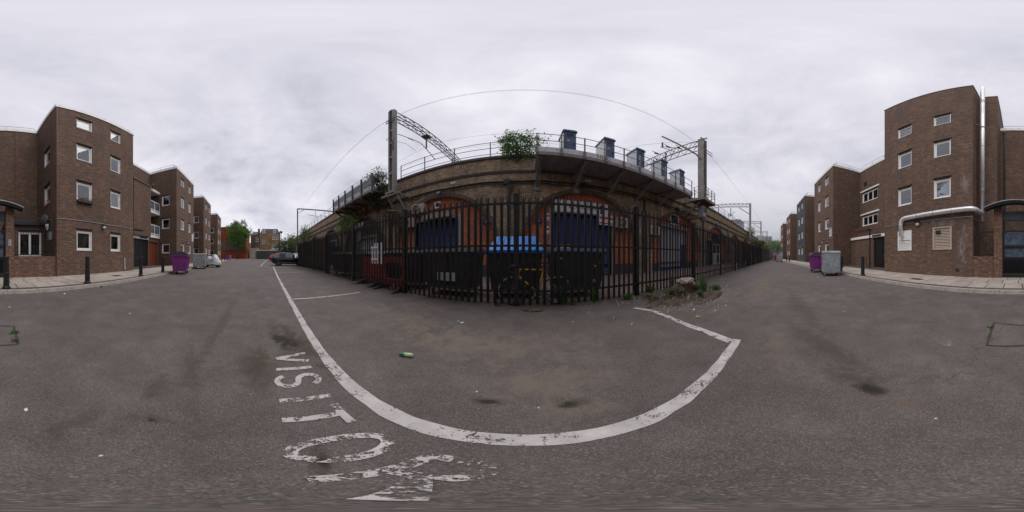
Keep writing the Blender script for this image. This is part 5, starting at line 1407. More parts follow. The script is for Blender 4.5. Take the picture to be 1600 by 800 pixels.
# ================================================================== WHEELED BINS
def castor(mb, x, y, r=.09):
    mb.box(x - .035, x + .035, y - .03, y + .03, r * 1.7, r * 1.7 + .07); mb.box(x - .034, x - .024, y - .035, y + .035, r * .7, r * 1.75); mb.box(x + .024, x + .034, y - .035, y + .035, r * .7, r * 1.75)
def wheel_mesh(r=.09, mat='rubber'):
    m_ = MB(); m_.disc((0, 0, r), r, .042, 'x', 16, r0=r * .5); m_.disc((0, 0, r), r * .5, .03, 'x', 12, m=1); return m_.mesh('wheel', [mat, 'galvanised'])
WH = wheel_mesh()
def bin_(name, label, cat, loc, rz, body, lid, style='dome', group=None, wd=1.24, dp=.98, hb=1.16):
    t = thing(name, label, cat, loc, rz, group)
    f = MB(); w0, d0, w1, d1 = wd / 2 * .88, dp / 2 * .8, wd / 2, dp / 2
    if style == 'steel': w0, d0 = w1, d1
    f.hexa([(-w0, -d0), (w0, -d0), (w0, d0), (-w0, d0)], [(-w1, -d1), (w1, -d1), (w1, d1), (-w1, d1)], .22, hb)
    bevel(part('body', f, body, t), .035, 3)
    f = MB()
    if style != 'steel':
        f.box(-w1 - .03, w1 + .03, -d1 - .03, -d1, hb - .06, hb + .0); f.box(-w1 - .03, w1 + .03, d1, d1 + .03, hb - .06, hb + .0); f.box(-w1 - .03, -w1, -d1, d1, hb - .06, hb); f.box(w1, w1 + .03, -d1, d1, hb - .06, hb)
        for k in (-.5, 0, .5): f.hexa([(k * wd * .8 - .03, -d0 - .035), (k * wd * .8 + .03, -d0 - .035), (k * wd * .8 + .03, -d0), (k * wd * .8 - .03, -d0)], [(k * wd * .8 - .03, -d1 - .03), (k * wd * .8 + .03, -d1 - .03), (k * wd * .8 + .03, -d1 + .03), (k * wd * .8 - .03, -d1 + .03)], .3, hb - .1)
    else:
        for k in (-.33, .33): f.box(k * wd - .02, k * wd + .02, -d1 - .014, -d1 - .0, .25, hb)
        f.box(-w1 - .02, w1 + .02, -d1 - .02, -d1 + .0, hb - .05, hb); f.box(-w1 - .02, w1 + .02, -d1 - .02, -d1, .22, .28)
        f.box(-w1 - .02, -w1, -d1, d1, hb - .05, hb); f.box(w1, w1 + .02, -d1, d1, hb - .05, hb); f.box(-.25, .25, -d1 - .012, -d1 - .002, .55, .75)
    part('rim', f, body, t)
    if body in ('bin_purple', 'galvanised'):
        f = MB(); f.box(-.3, .12, -d1 - .006 + (.045 if style != 'steel' else -.012), -d1 + .002 + (.03 if style != 'steel' else -.012), hb - .42, hb - .36); part('label_strip', f, 'bin_label', t)
    f = MB()
    if style == 'dome':
        nseg = 10; pts = []
        for k in range(nseg + 1):
            a = math.pi * k / nseg; pts.append((-math.cos(a) * (d1 + .03), hb + .01 + math.sin(a) * .2))
        vs = [(-w1 - .03, y, z) for y, z in pts] + [(w1 + .03, y, z) for y, z in pts]; n = len(pts)
        f.raw(vs, [(k, k + 1, n + k + 1, n + k) for k in range(n - 1)] + [tuple(range(n))[::-1], tuple(n + k for k in range(n)), (0, n, 2 * n - 1, n - 1)])
    elif style == 'flat':
        f.hexa([(-w1 - .03, -d1 - .05), (w1 + .03, -d1 - .05), (w1 + .03, d1 + .03), (-w1 - .03, d1 + .03)], [(-w1, -d1), (w1, -d1), (w1, d1), (-w1, d1)], hb + .005, hb + .09)
    elif style == 'slope':
        f.hexa([(-w1 - .03, -d1 - .05), (w1 + .03, -d1 - .05), (w1 + .03, d1 + .03), (-w1 - .03, d1 + .03)], [(-w1 + .12, d1 - .25), (w1 - .12, d1 - .25), (w1 - .12, d1), (-w1 + .12, d1)], hb + .012, hb + .47)
        for k in range(-3, 4): f.bar((k * .17, -d1 - .02, hb + .05), (k * .155, d1 - .29, hb + .455), .02, .02)
        f.box(-w1 - .04, w1 + .04, -d1 - .08, -d1 - .05, hb - .03, hb + .04)
    else:
        f.hexa([(-w1 - .01, -d1 - .01), (w1 + .01, -d1 - .01), (w1 + .01, d1 + .01), (-w1 - .01, d1 + .01)], [(-w1 + .02, -d1 + .02), (w1 - .02, -d1 + .02), (w1 - .02, d1 - .02), (-w1 + .02, d1 - .02)], hb + .002, hb + .08)
    o = part('lid', f, lid, t, smooth=False)
    f = MB()
    for sx in (-1, 1): f.tube([(sx * (w1 - .25) - .12, -d1 - .03, hb - .2), (sx * (w1 - .25) - .12, -d1 - .08, hb - .2), (sx * (w1 - .25) + .12, -d1 - .08, hb - .2), (sx * (w1 - .25) + .12, -d1 - .03, hb - .2)], .012, 5)
    f.tube([(-w1, 0, hb - .12), (-w1 - .07, 0, hb - .12)], .025, 8); f.tube([(w1, 0, hb - .12), (w1 + .07, 0, hb - .12)], .025, 8)
    part('handle', f, 'galvanised' if style == 'steel' else 'black_plastic', t)
    f = MB(); cx, cy = w0 - .12, d0 - .1
    for sx in (-1, 1):
        for sy in (-1, 1): castor(f, sx * cx, sy * cy)
    f.box(-w0 + .02, w0 - .02, -d0 + .02, d0 - .02, .19, .225); part('castor_frame', f, 'galvanised', t)
    for sx in (-1, 1):
        for sy in (-1, 1): link('wheel', WH, t, (sx * cx, sy * cy + .03 * sy, 0), R(20 * sx * sy + 10))
    return t
PB = 'communal bins in the street'
def bs(s, v): p = B(s, v); return (p.x, p.y, 0)
bin_('wheelie_bin', 'purple wheeled bin beside the black bollard and grey steel bin on the left', 'wheelie bin', bs(9.3, 4.05), BR + R(14), 'bin_purple', 'bin_lid_grey', 'dome', PB)
bin_('wheelie_bin', 'grey steel wheeled bin between the purple bin and the covered motorbike', 'wheelie bin', bs(13.7, 4.15), BR + R(12), 'galvanised', 'galvanised', 'steel', PB, 1.3, 1.05, 1.24)
bin_('wheelie_bin', 'purple wheeled bin beside the big grey steel bin on the right', 'wheelie bin', bs(-10.6, 3.9), BR + R(-10), 'bin_purple', 'bin_lid_grey', 'dome', PB)
bin_('wheelie_bin', 'large grey steel wheeled bin, nearest of the bins on the right', 'wheelie bin', bs(-8.5, 3.95), BR + R(-18), 'galvanised', 'galvanised', 'steel', PB, 1.2, .95, 1.3)
bin_('wheelie_bin', 'small looking far purple bin near the tree at the left end of the street', 'wheelie bin', bs(41.0, 5.0), BR, 'bin_purple', 'bin_lid_grey', 'dome', PB)
bin_('wheelie_bin', 'far grey steel bin beside the far purple bin near the tree', 'wheelie bin', bs(43.0, 5.0), BR, 'galvanised', 'galvanised', 'steel', PB)
bin_('wheelie_bin', 'far grey steel bin at the right end of the street beside two people', 'wheelie bin', bs(-29.6, 3.6), BR, 'galvanised', 'galvanised', 'steel', PB)
BB = 'black bins behind the fence'
def ybin(x, y, lab, body='bin_charcoal', lid='bin_lid_grey', style='flat', rz=0, **k): return bin_('wheelie_bin', lab, 'wheelie bin', (x, y, 0), rz, body, lid, style, BB, **k)
b1 = ybin(-2.0, 4.28, 'charcoal bin with a white sticker behind the fence below the left blue shutter', wd=1.5, dp=1.05, hb=1.2)
f = MB(); f.box(-.28, .28, -.515, -.505, .45, .67)
for k in range(2): f.box(-.28 + k * .3, -.26 + k * .3, -.52, -.504, .45, .67)
part('sticker', f, 'sign_white', b1)
ybin(-3.75, 4.45, 'charcoal bin half hidden behind the right end of the red barriers', wd=1.4, hb=1.2, rz=R(8))
ybin(-5.4, 4.7, 'charcoal bin with pale rim behind the red barriers', lid='rail_steel', hb=1.2, wd=1.36)
ybin(-7.05, 4.3, 'charcoal bin left of the red barriers, behind the fence', hb=1.2, wd=1.36, rz=R(-6))
ybin(-8.5, 4.2, 'leftmost charcoal bin behind the fence, beside the timber boards', hb=1.2, wd=1.3, rz=R(5))
ybin(-.28, 4.42, 'charcoal bin with bright blue raised lid behind the yellow bicycle', lid='lid_blue', style='slope', wd=1.36, dp=1.0, hb=1.2)
b2 = ybin(1.32, 4.35, 'charcoal bin with thin blue lid edge behind the bicycle rear wheel', hb=1.2, wd=1.42, dp=1.0)
f = MB(); f.box(-.74, .74, -.56, -.53, 1.2, 1.225); part('lid_edge', f, 'lid_blue', b2)
f = MB()
for x, z, a, b in ((-.5, 1.02, .05, .05), (.38, .82, .06, .05), (.30, .42, .12, .08), (.60, .46, .08, .06), (.52, .92, .05, .04)): f.box(x, x + a, -.512, -.5, z, z + b)
part('torn_sticker', f, 'stone_rock', b2)

# ================================================================== BOLLARDS
f0 = MB(); f0.lathe([(.115, 0), (.115, .05), (.10, .07), (.092, .45), (.098, .46), (.098, .49), (.088, .50), (.078, .93), (.083, .94), (.083, .97), (.06, .995), (.0, 1.0)], 14)
bol = thing('bollard', 'x', 'bollard', (0, 0, 0), 0)
part('post', f0, 'black_paint', bol, smooth=False)
f1 = MB(); f1.lathe([(.14, 0), (.14, .02), (.12, .03)], 14); part('base_collar', f1, 'black_paint', bol)
spots = [(.45, 4.98, 'black bollard in front of the gate pier left of the entrance gate'), (3.33, 5.0, 'black bollard in front of the ground floor window at the corner with the copper pipe'),
         (6.5, 5.0, 'black bollard beside the right edge of the left front flats'), (8.8, 5.05, 'black bollard just left of the purple bin on the left'),
         (11.7, 5.2, 'black bollard right behind the purple bin on the left'), (22.0, 5.1, 'first far black bollard past the covered motorbike'), (25.0, 5.1, 'second far black bollard past the covered motorbike'), (28.0, 5.1, 'third far black bollard past the covered motorbike'), (32, 5.1, 'fourth far black bollard on the left pavement'), (36, 5.1, 'fifth and farthest black bollard on the left pavement'),
         (-6.75, 4.95, 'black bollard in front of the handrail beside the right garage door'), (-9.35, 5.1, 'black bollard beside the big grey steel bin on the right'), (-12.4, 6.9, 'black bollard against the side wall of the right flats'),
         (-27.5, 5.1, 'black bollard beside the far grey bin on the right'), (-30.4, 5.1, 'farthest black bollard on the right pavement')]
for k, (s, v, lab) in enumerate(spots):
    p = B(s, v, .1)
    if k == 0: bol.location = p; bol['label'] = lab; bol['group'] = 'black bollards along the kerb'
    else: copy_tree(bol, p, q.uniform(0, 3), lab, 'black bollards along the kerb')

# ================================================================== BARRIERS AND WHITE FRAME
def barrier(x0, lab, holes=True):
    t = thing('plastic_barrier', lab, 'barrier', (x0, FY + .14, 0), 0, 'red plastic barriers behind the fence'); w_ = 1.12
    f = MB()
    f.box(0, w_, 0, .05, .90, 1.06); f.box(0, w_, 0, .05, .20, .36); f.box(0, .14, .002, .048, .36, .90); f.box(w_ - .14, w_, .002, .048, .36, .90)
    f.box(-.05, 0, .005, .045, .3, .85)
    # rounded corners of the big opening
    if holes:
        for sx, cx in ((1, .14), (-1, w_ - .14)):
            for sz, cz in ((1, .36), (-1, .90)):
                f.raw([(cx, .003, cz), (cx + sx * .14, .003, cz), (cx, .003, cz + sz * .14), (cx, .047, cz), (cx + sx * .14, .047, cz), (cx, .047, cz + sz * .14)], [(0, 1, 2), (3, 5, 4), (1, 4, 5, 2)])
    else:
        for k in range(5): f.box(.18 + k * .17, .27 + k * .17, .004, .046, .36, .9)
    for k in range(4): f.box(.1 + k * .27, .2 + k * .27, .006, .044, .08, .2)
    bevel(part('panel', f, 'barrier_red', t), .008)
    for x in (.12, w_ - .12):
        f = MB(); f.hexa([(x - .05, -.48), (x + .05, -.48), (x + .05, .42), (x - .05, .42)], [(x - .035, -.1), (x + .035, -.1), (x + .035, .15), (x - .035, .15)], .005, .13); part('foot', f, 'black_plastic', t)
barrier(-5.62, 'left red plastic barrier with upright slots behind the fence', False)
barrier(-4.42, 'right red plastic barrier with one large opening behind the fence')
t = thing('white_frame', 'white slatted frame hung on the black pales in front of the red barriers', 'frame', (-4.66, FY - .10, .84), 0)
for k in range(4):
    f = MB(); f.box(k * .15 + (.05 if k == 3 else 0), k * .15 + .055 + (.05 if k == 3 else 0), 0, .02, 0, .70 - (k == 0) * .1); part('upright', f, 'sign_white', t)
for z in (.12, .52):
    f = MB(); f.box(-.01, .38, -.022, -.002, z, z + .06); part('crosspiece', f, 'sign_white', t)

# ================================================================== BICYCLE
t = thing('bicycle', 'yellow racing bicycle with dark wheels leaning behind the fence', 'bicycle', (.20, FY + .10, 0), 0)
WR = .335; FWx, RWx = -.50, .50
def spoke_wheel(x, rz=0):
    wv = link('wheel', None, t, (x, 0, WR), rz)
    m_ = MB(); n = 36; vs = []
    for k in range(n):
        a = 2 * math.pi * k / n
        for b in range(6):
            c_ = 2 * math.pi * b / 6; rr = WR - .012 + .012 * math.cos(c_); vs.append((rr * math.cos(a), .012 * math.sin(c_), rr * math.sin(a)))
    m_.raw(vs, [(k * 6 + b, k * 6 + (b + 1) % 6, ((k + 1) % n) * 6 + (b + 1) % 6, ((k + 1) % n) * 6 + b) for k in range(n) for b in range(6)])
    part('tyre', m_, 'rubber', wv, smooth=True)
    m_ = MB(); m_.disc((0, 0, 0), WR - .022, .014, 'y', 36, r0=WR - .042); part('rim', m_, 'chrome', wv)
    m_ = MB()
    for k in range(20):
        a = 2 * math.pi * k / 20; m_.bar((.02 * math.cos(a + 1), .02 * (-1) ** k, .02 * math.sin(a + 1)), ((WR - .04) * math.cos(a), 0, (WR - .04) * math.sin(a)), .0025)
    m_.disc((0, 0, 0), .024, .07, 'y', 10); part('spokes', m_, 'chrome', wv)
spoke_wheel(FWx, R(12)); spoke_wheel(RWx)
BBk = (.07, 0, .28); ST = (.185, 0, .80); HT = (-.33, 0, .80); HB = (-.37, 0, .66)
fr_ = MB(); fr_.tube([HT, ST], .016, 8); fr_.tube([HB, BBk], .02, 8); fr_.tube([BBk, (.19, 0, .84)], .017, 8); fr_.tube([(HT[0], 0, .83), HB], .021, 8)
for sy in (-.045, .045): fr_.tube([(BBk[0], sy * .6, BBk[2]), (RWx, sy, WR)], .010, 6); fr_.tube([(ST[0], sy * .4, ST[2] - .02), (RWx, sy, WR)], .009, 6)
part('frame', fr_, 'bike_yellow', t, smooth=True)
fk = MB()
for sy in (-.045, .045): fk.tube([(HB[0], sy * .6, HB[2]), (HB[0] - .05, sy, .5), (FWx, sy, WR)], [.014, .013, .009], 6)
part('fork', fk, 'bike_yellow', t, smooth=True)
hb_ = MB(); hb_.tube([(-.33, 0, .83), (-.34, 0, .88), (-.42, 0, .90)], .014, 6); hb_.tube([(-.42, -.2, .90), (-.42, .2, .90)], .014, 6)
for sy in (-.2, .2): hb_.tube([(-.42, sy, .90), (-.52, sy, .89), (-.56, sy, .83), (-.52, sy, .76), (-.44, sy, .75)], .014, 6); hb_.tube([(-.54, sy, .88), (-.57, sy, .78)], .008, 5)
part('handlebar', hb_, 'black_plastic', t, smooth=True)
sd_ = MB(); sd_.tube([(.19, 0, .84), (.205, 0, .93)], .012, 6); sd_.hexa([(.08, -.02), (.32, -.06), (.32, .06), (.08, .02)], [(.07, -.018), (.33, -.07), (.33, .07), (.07, .018)], .93, .97); part('saddle', sd_, 'black_plastic', t)
ck_ = MB(); ck_.disc((.07, -.05, .28), .095, .006, 'y', 24, r0=.075); ck_.bar((.07, -.06, .28), (-.08, -.06, .20), .018); ck_.bar((.07, .06, .28), (.22, .06, .36), .018); ck_.box(-.13, -.04, -.12, -.06, .185, .205); ck_.box(.18, .27, .06, .12, .35, .37)
ck_.bar((.07, -.05, .375), (RWx, -.04, WR + .04), .006); ck_.bar((.07, -.05, .185), (RWx, -.04, WR - .04), .006); ck_.disc((RWx, -.04, WR), .04, .02, 'y', 14)
part('crankset', ck_, 'chrome', t)

# ================================================================== COVERED MOTORBIKE
bm = bmesh.new(); bmesh.ops.create_uvsphere(bm, u_segments=40, v_segments=24, radius=1)
for v in bm.verts:
    x, y, z = v.co
    hgt = .55 + .42 * math.exp(-((x + .35) / .28) ** 2) + .2 * math.exp(-((x - .45) / .4) ** 2)
    zz_ = max(z, -.35)
    fold = mnoise.noise(Vector((x * 3, y * 3, z * 1.5))) * .22 + mnoise.noise(Vector((math.atan2(y, x) * 4.5, z * .8, 2))) * .20
    v.co = Vector((x * (1.08 + fold * .3), y * (.42 + .12 * (zz_ < 0)) * (1 + fold), .28 + max(0, (zz_ + .35)) / 1.35 * hgt * 1.25 * (1 + fold * .5) - (.12 if z > -.3 else 0)))
me = bpy.data.meshes.new('cover'); bm.to_mesh(me); bm.free(); me.materials.append(MATS['cover_silver'])
for p in me.polygons: p.use_smooth = True
mk = thing('covered_motorbike', 'motorbike under a crumpled silver cover beside the grey steel bin', 'motorbike', bs(15.9, 3.5), BR + R(62))
link('cover', me, mk)
f = MB(); f.disc((-.72, 0, .28), .28, .11, 'y', 20, r0=.16); f.disc((-.72, 0, .28), .16, .05, 'y', 16, m=1); part('wheel', f, ['rubber', 'galvanised'], mk)
f = MB(); f.disc((.72, 0, .28), .28, .13, 'y', 20, r0=.16); f.disc((.72, 0, .28), .16, .05, 'y', 16, m=1); part('wheel', f, ['rubber', 'galvanised'], mk)
f = MB(); f.box(-.5, .5, -.16, .16, .15, .4); part('engine', f, 'black_plastic', mk)

# ================================================================== CARS (length along +x, rear at x=0)
def car(label, loc, rz, paint_, L=4.05, W=1.74, Hh=1.46):
    t = thing('parked_car', label, 'car', loc, rz, 'cars parked at the far left')
    #  x, sill, belt, roof, half width, half roof width
    st = [(0, .42, .78, .80, .62, .50), (.05, .32, .84, .95, .76, .56), (.18, .26, .90, 1.14, .83, .56), (.42, .24, .94, 1.36, .86, .57), (.8, .22, .94, 1.44, .87, .59), (1.5, .20, .93, 1.46, .87, .60), (2.1, .20, .91, 1.43, .87, .59), (2.55, .20, .90, 1.28, .87, .57), (2.98, .21, .92, .97, .86, .62), (3.35, .22, .86, .90, .84, .60), (3.75, .25, .74, .78, .78, .52), (3.98, .33, .62, .66, .66, .42), (4.05, .42, .56, .58, .5, .35)]
    f = MB(); gl = MB(); rows = []
    for x, zs, zb, zr, hw, rw in st:
        x = x * L / 4.05; rows.append([(x, -hw * .94, zs), (x, -hw, zs + (zb - zs) * .35), (x, -hw * .995, zs + (zb - zs) * .7), (x, -hw * .94, zb), (x, -rw, zr - .02), (x, -rw * .55, zr + .015), (x, 0, zr + .025), (x, rw * .55, zr + .015), (x, rw, zr - .02), (x, hw * .94, zb), (x, hw * .995, zs + (zb - zs) * .7), (x, hw, zs + (zb - zs) * .35), (x, hw * .94, zs)])
    n = len(rows[0])
    for i in range(len(rows) - 1):
        for k in range(n - 1):
            quad = [rows[i][k], rows[i + 1][k], rows[i + 1][k + 1], rows[i][k + 1]]
            side_g = k in (3, 8) and 1 <= i <= 7 and i != 4
            top_g = k in (4, 5, 6, 7) and i in (1, 2, 7, 6) and not (i == 6 and False)
            if i == 6 and k in (4, 5, 6, 7): top_g = False
            if i == 1 and k in (4, 5, 6, 7): top_g = True
            (gl if (side_g or top_g) else f).face(quad[::-1])
        f.face([rows[i][0], rows[i][n - 1], rows[i + 1][n - 1], rows[i + 1][0]])
    f.face(rows[0]); f.face(rows[-1][::-1])
    o = part('body', f, paint_, t, smooth=True); part('window', gl, 'car_glass', t, smooth=True)
    f = MB()
    for x in (.72, 3.22):
        for sy in (-1, 1): f.disc((x, sy * .84, .33), .385, .09, 'y', 24)
    part('wheel_arch', f, 'black_plastic', t)
    for x in (.72, 3.22):
        for sy in (-1, 1):
            wv = link('wheel', None, t, (x, sy * .80, .315))
            m_ = MB(); m_.disc((0, 0, 0), .315, .2, 'y', 24, r0=.2); part('tyre', m_, 'rubber', wv)
            m_ = MB(); m_.disc((0, sy * .05, 0), .205, .03, 'y', 20, r0=.165); m_.disc((0, sy * .05, 0), .05, .08, 'y', 10)
            for k in range(5):
                a = 2 * math.pi * k / 5; m_.bar((0, sy * .08, 0), (.18 * math.cos(a), sy * .07, .18 * math.sin(a)), .05, .03)
            part('rim', m_, 'chrome', wv)
    for sy in (-1, 1):
        m_ = MB(); m_.hexa([(-.01, sy * .5), (.14, sy * .80), (.10, sy * .55), (.02, sy * .48)], [(.03, sy * .5), (.2, sy * .82), (.14, sy * .55), (.06, sy * .48)], .70, .92); part('tail_light', m_, 'tail_red', t)
        m_ = MB(); m_.hexa([(3.75, sy * .5), (3.62, sy * .80), (3.9, sy * .70), (3.95, sy * .5)], [(3.7, sy * .5), (3.5, sy * .80), (3.8, sy * .72), (3.88, sy * .5)], .60, .76); part('headlight', m_, 'lamp_glass', t)
        m_ = MB(); m_.box(2.62, 2.78, sy * .88, sy * 1.03, .92, 1.06); part('wing_mirror', m_, paint_, t)
        m_ = MB(); m_.box(1.1, 3.0, sy * .868, sy * .885, .33, .37); m_.box(1.9, 2.08, sy * .875, sy * .895, .80, .83); part('door_trim', m_, 'chrome', t)
    m_ = MB(); m_.box(-.012, .03, -.26, .26, .5, .61); part('number_plate', m_, 'bike_yellow', t)
    return t
car('black hatchback parked beside the far left end of the fence', (-18.7, .22, 0), R(90), 'car_black')
car('red car parked beyond the black hatchback at the far left', (-31.5, -.2, 0), R(90), 'car_red', 3.9)
car('white car half hidden behind the black hatchback at the far left', (-23.5, 2.6, 0), R(90), 'car_white', 4.1)

# ================================================================== PEOPLE (two, far right)
def person(loc, rz, label, top_, legs_, hair_, lean=0, hgt=1.66, arm=.25):
    t = thing('person', label, 'person', loc, rz); k = hgt / 1.72
    V_ = [((0, 0, .95), .13), ((0, 0, 1.15), .115), ((0, lean * .4, 1.38), .14), ((0, lean * .6, 1.5), .05), ((0, lean * .7, 1.6), .085), ((0, lean * .75, 1.68), .085),
          ((.09, 0, .88), .095), ((.10, -.08, .48), .062), ((.10, .02, .08), .042), ((.10, -.14, .035), .035),
          ((-.09, 0, .88), .095), ((-.10, .12, .48), .062), ((-.10, .18, .1), .042), ((-.10, .04, .035), .035),
          ((.17, lean * .55, 1.40), .06), ((.23, .02, 1.13), .042), ((.22, -arm, .97), .032), ((.21, -arm - .08, .93), .03),
          ((-.17, lean * .55, 1.40), .06), ((-.23, .02, 1.13), .042), ((-.22, -arm, .97), .032), ((-.21, -arm - .08, .93), .03)]
    E_ = [(0, 1), (1, 2), (2, 3), (3, 4), (4, 5), (0, 6), (6, 7), (7, 8), (8, 9), (0, 10), (10, 11), (11, 12), (12, 13), (2, 14), (14, 15), (15, 16), (16, 17), (2, 18), (18, 19), (19, 20), (20, 21)]
    me = bpy.data.meshes.new('body'); me.from_pydata([Vector(v) * k for v, r in V_], E_, [])
    o = link('body', me, t); sk = o.modifiers.new('skin', 'SKIN'); 
    for i, (v, r) in enumerate(V_): me.skin_vertices[0].data[i].radius = (r * k, r * k)
    me.skin_vertices[0].data[0].use_root = True
    sb = o.modifiers.new('sub', 'SUBSURF'); sb.levels = 1; sb.render_levels = 1
    me.materials.append(MATS['skin'])
    f = MB(); f.lathe([(.165, .92), (.15, 1.1), (.185, 1.35), (.15, 1.46), (.07, 1.52)], 14); 
    for sx in (-1, 1): f.tube([(sx * .15, 0, 1.42), (sx * .235, .02, 1.13), (sx * .225, -arm + .03, .99)], [.075, .055, .045], 8)
    c = part('jacket', f, top_, t, smooth=True); c.scale = (k, k, k)
    f = MB(); f.tube([(.085, 0, .97), (.09, 0, .86), (.10, -.08, .48), (.10, .02, .1)], [.12, .115, .078, .06], 10); f.tube([(-.085, 0, .97), (-.09, 0, .86), (-.10, .12, .48), (-.10, .18, .12)], [.12, .115, .078, .06], 10)
    c = part('trousers', f, legs_, t, smooth=True); c.scale = (k, k, k)
    f = MB(); f.lathe([(.09, -.04), (.105, .03), (.09, .09), (.04, .12)], 12, (0, lean * .72 + .012, 1.65)); c = part('hair', f, hair_, t, smooth=True); c.scale = (k, k, k)
p = G(1209.6, 408); person((p.x * 1.0, p.y, 0), R(100), 'person with white hair in a pink coat far down the street', 'cloth_pink', 'cloth_pink', 'hair_white', hgt=1.62)
p = G(1212.2, 407.6); person((p.x * 1.0, p.y, 0), R(80), 'person in a red top beside the far grey bin at the right', 'cloth_red', 'cloth_dark', 'cloth_dark', hgt=1.68)

# ================================================================== ROCK, SOIL MOUND, WEEDS, LITTER
def blobmesh(name, rx, ry, rz_, sub, amp, freq, seed, mat, flat=None):
    bm = bmesh.new(); bmesh.ops.create_icosphere(bm, subdivisions=sub, radius=1); o_ = Vector((seed * 3.1, seed * 1.7, 0))
    for v in bm.verts:
        n_ = v.co.copy(); d = 1 + amp * mnoise.fractal(n_ * freq + o_, .7, 2.1, 5)
        co = Vector((n_.x * rx, n_.y * ry, n_.z * rz_)) * d
        if flat is not None and co.z > flat: co.z = flat + (co.z - flat) * .25
        v.co = co
    me = bpy.data.meshes.new(name); bm.to_mesh(me); bm.free(); me.materials.append(MATS[mat]); return me
mc = G(1068, 462); 
nx, ny = 90, 60; vs = []; 
for j in range(ny + 1):
    for i in range(nx + 1):
        u, v = i / nx * 2 - 1, j / ny * 2 - 1; r = math.hypot(u, v)
        X_, Y_ = u * 1.75, v * .95
        nz = mnoise.fractal(Vector((X_ * 1.6, Y_ * 1.6, 3)), .8, 2.1, 5); nz2 = mnoise.noise(Vector((X_ * 14, Y_ * 14, 7)))
        edge_ = .86 - r + .55 * nz + .10 * nz2
        z = max(-.02, min(edge_ * .22, .07 + .07 * nz)) + (.018 * nz2 if edge_ > 0 else 0)
        z += .24 * math.exp(-((X_ - .1) / .38) ** 2 - ((Y_ - .18) / .28) ** 2)
        if r > .98: z = -.03
        vs.append((X_, Y_, z))
f = MB(); f.raw(vs, [(j * (nx + 1) + i, j * (nx + 1) + i + 1, (j + 1) * (nx + 1) + i + 1, (j + 1) * (nx + 1) + i) for j in range(ny) for i in range(nx)])
mound = part('soil_mound', f, 'soil', None, smooth=True, loc=(3.75, 2.55, 0)); mound['kind'] = 'structure'
rk = link('rock', blobmesh('rock', .27, .20, .22, 4, .42, 1.1, 4, 'stone_rock', .13), None, (3.98, 2.66, .30), R(-20)); tag(rk, 'pale flat topped lump of broken stone on the weedy soil mound', 'rock')
q = random.Random(21)
def tuft(loc, n, h, spread, mat, label, seed, blade=.012, leafy=0):
    qq = random.Random(seed); f = MB()
    for _ in range(n):
        a = qq.uniform(0, 6.283); r = qq.uniform(0, spread * .4); bx, by = r * math.cos(a), r * math.sin(a); hh = h * qq.uniform(.5, 1.15); ln = qq.uniform(.1, .6) * spread
        ex, ey = bx + math.cos(a) * ln, by + math.sin(a) * ln; px, py = -math.sin(a) * blade, math.cos(a) * blade
        f.face([(bx - px, by - py, 0), (bx + px, by + py, 0), (bx + (ex - bx) * .4 + px * .8, by + (ey - by) * .4 + py * .8, hh * .6), (ex, ey, hh), (bx + (ex - bx) * .4 - px * .8, by + (ey - by) * .4 - py * .8, hh * .6)])
        for _ in range(leafy):
            u = qq.uniform(.3, 1); P = Vector((bx + (ex - bx) * u, by + (ey - by) * u, hh * u)); b = Vector((qq.gauss(0, 1), qq.gauss(0, 1), qq.gauss(.2, .4))).normalized() * blade * 4; c_ = Vector((-b.y, b.x, 0)) * .35
            f.face([P, P + b * .5 + c_, P + b, P + b * .5 - c_])
    tag(part('weed', f, mat, None, loc=loc), label, 'weed')
W_ = [((4.75, 2.05, 0), 46, .20, .22, 'weed_green', 'low bright green tuft on the tarmac right of the soil mound', .012, 2),
      ((3.95, 2.05, .10), 34, .42, .16, 'weed_green', 'tall thin green weed on the front of the soil mound', .009, 3),
      ((4.35, 2.35, .08), 14, .55, .12, 'weed_green', 'wispy tall grass stalks right of the rock', .006, 1),
      ((3.62, 2.02, .08), 22, .12, .16, 'weed_green', 'small green clump at the front foot of the soil mound', .012, 3),
      ((3.25, 2.62, .10), 18, .14, .14, 'weed_green', 'small green clump left of the rock', .012, 3),
      ((2.35, 3.3, 0), 30, .17, .2, 'weed_green', 'green weed at the foot of the fence left of the mound', .012, 3),
      ((3.1, 3.25, .05), 26, .3, .2, 'leaf_bush', 'leafy weed behind the mound against the fence', .012, 4),
      ((4.1, 3.25, .05), 20, .5, .16, 'leaf_bush', 'tall weed stalk behind the rock against the fence', .009, 4),
      ((1.52, 3.42, 0), 16, .38, .12, 'weed_green', 'narrow green weed climbing the fence below the blue shutter', .010, 4),
      ((.98, 3.42, 0), 14, .15, .14, 'weed_green', 'low weed at the fence right of the bicycle', .010, 3),
      ((.78, 3.5, 0), 16, .45, .13, 'weed_green', 'leafy weed beside the rear wheel of the bicycle', .010, 4),
      ((-.62, 3.46, 0), 12, .12, .12, 'weed_green', 'tiny weed left of the bicycle front wheel', .010, 3),
      ((3.55, 2.5, .13), 60, .10, .7, 'moss_brown', 'dry brownish growth over the top of the mound', .012, 2),
      ((4.0, 2.35, .14), 70, .14, .35, 'moss_brown', 'dry brown tuft under the rock', .009, 2)]
W_ += [((2.7 + .14 * i + q.uniform(-.08, .08), 2.3 + q.uniform(-.4, .75), .05), 26, q.uniform(.04, .10), .3, q.choice(['moss_brown', 'moss_brown', 'leaf_bush']), 'low scrubby growth on the soil mound ' + ['under the left fence post', 'left of the broken line end', 'beside the white wrapper', 'just above the white wrapper', 'left of the rock and nearer the fence', 'directly left of the rock', 'in front of the rock, left side', 'in front of the rock, middle', 'in front of the rock, right side', 'directly right of the rock', 'behind the tall front weed', 'between the tall weed and the bright tuft', 'right slope, near the fence', 'right slope, middle', 'right slope, near the yellow peel', 'at the far right tip'][i], .007, 3) for i in range(16)]
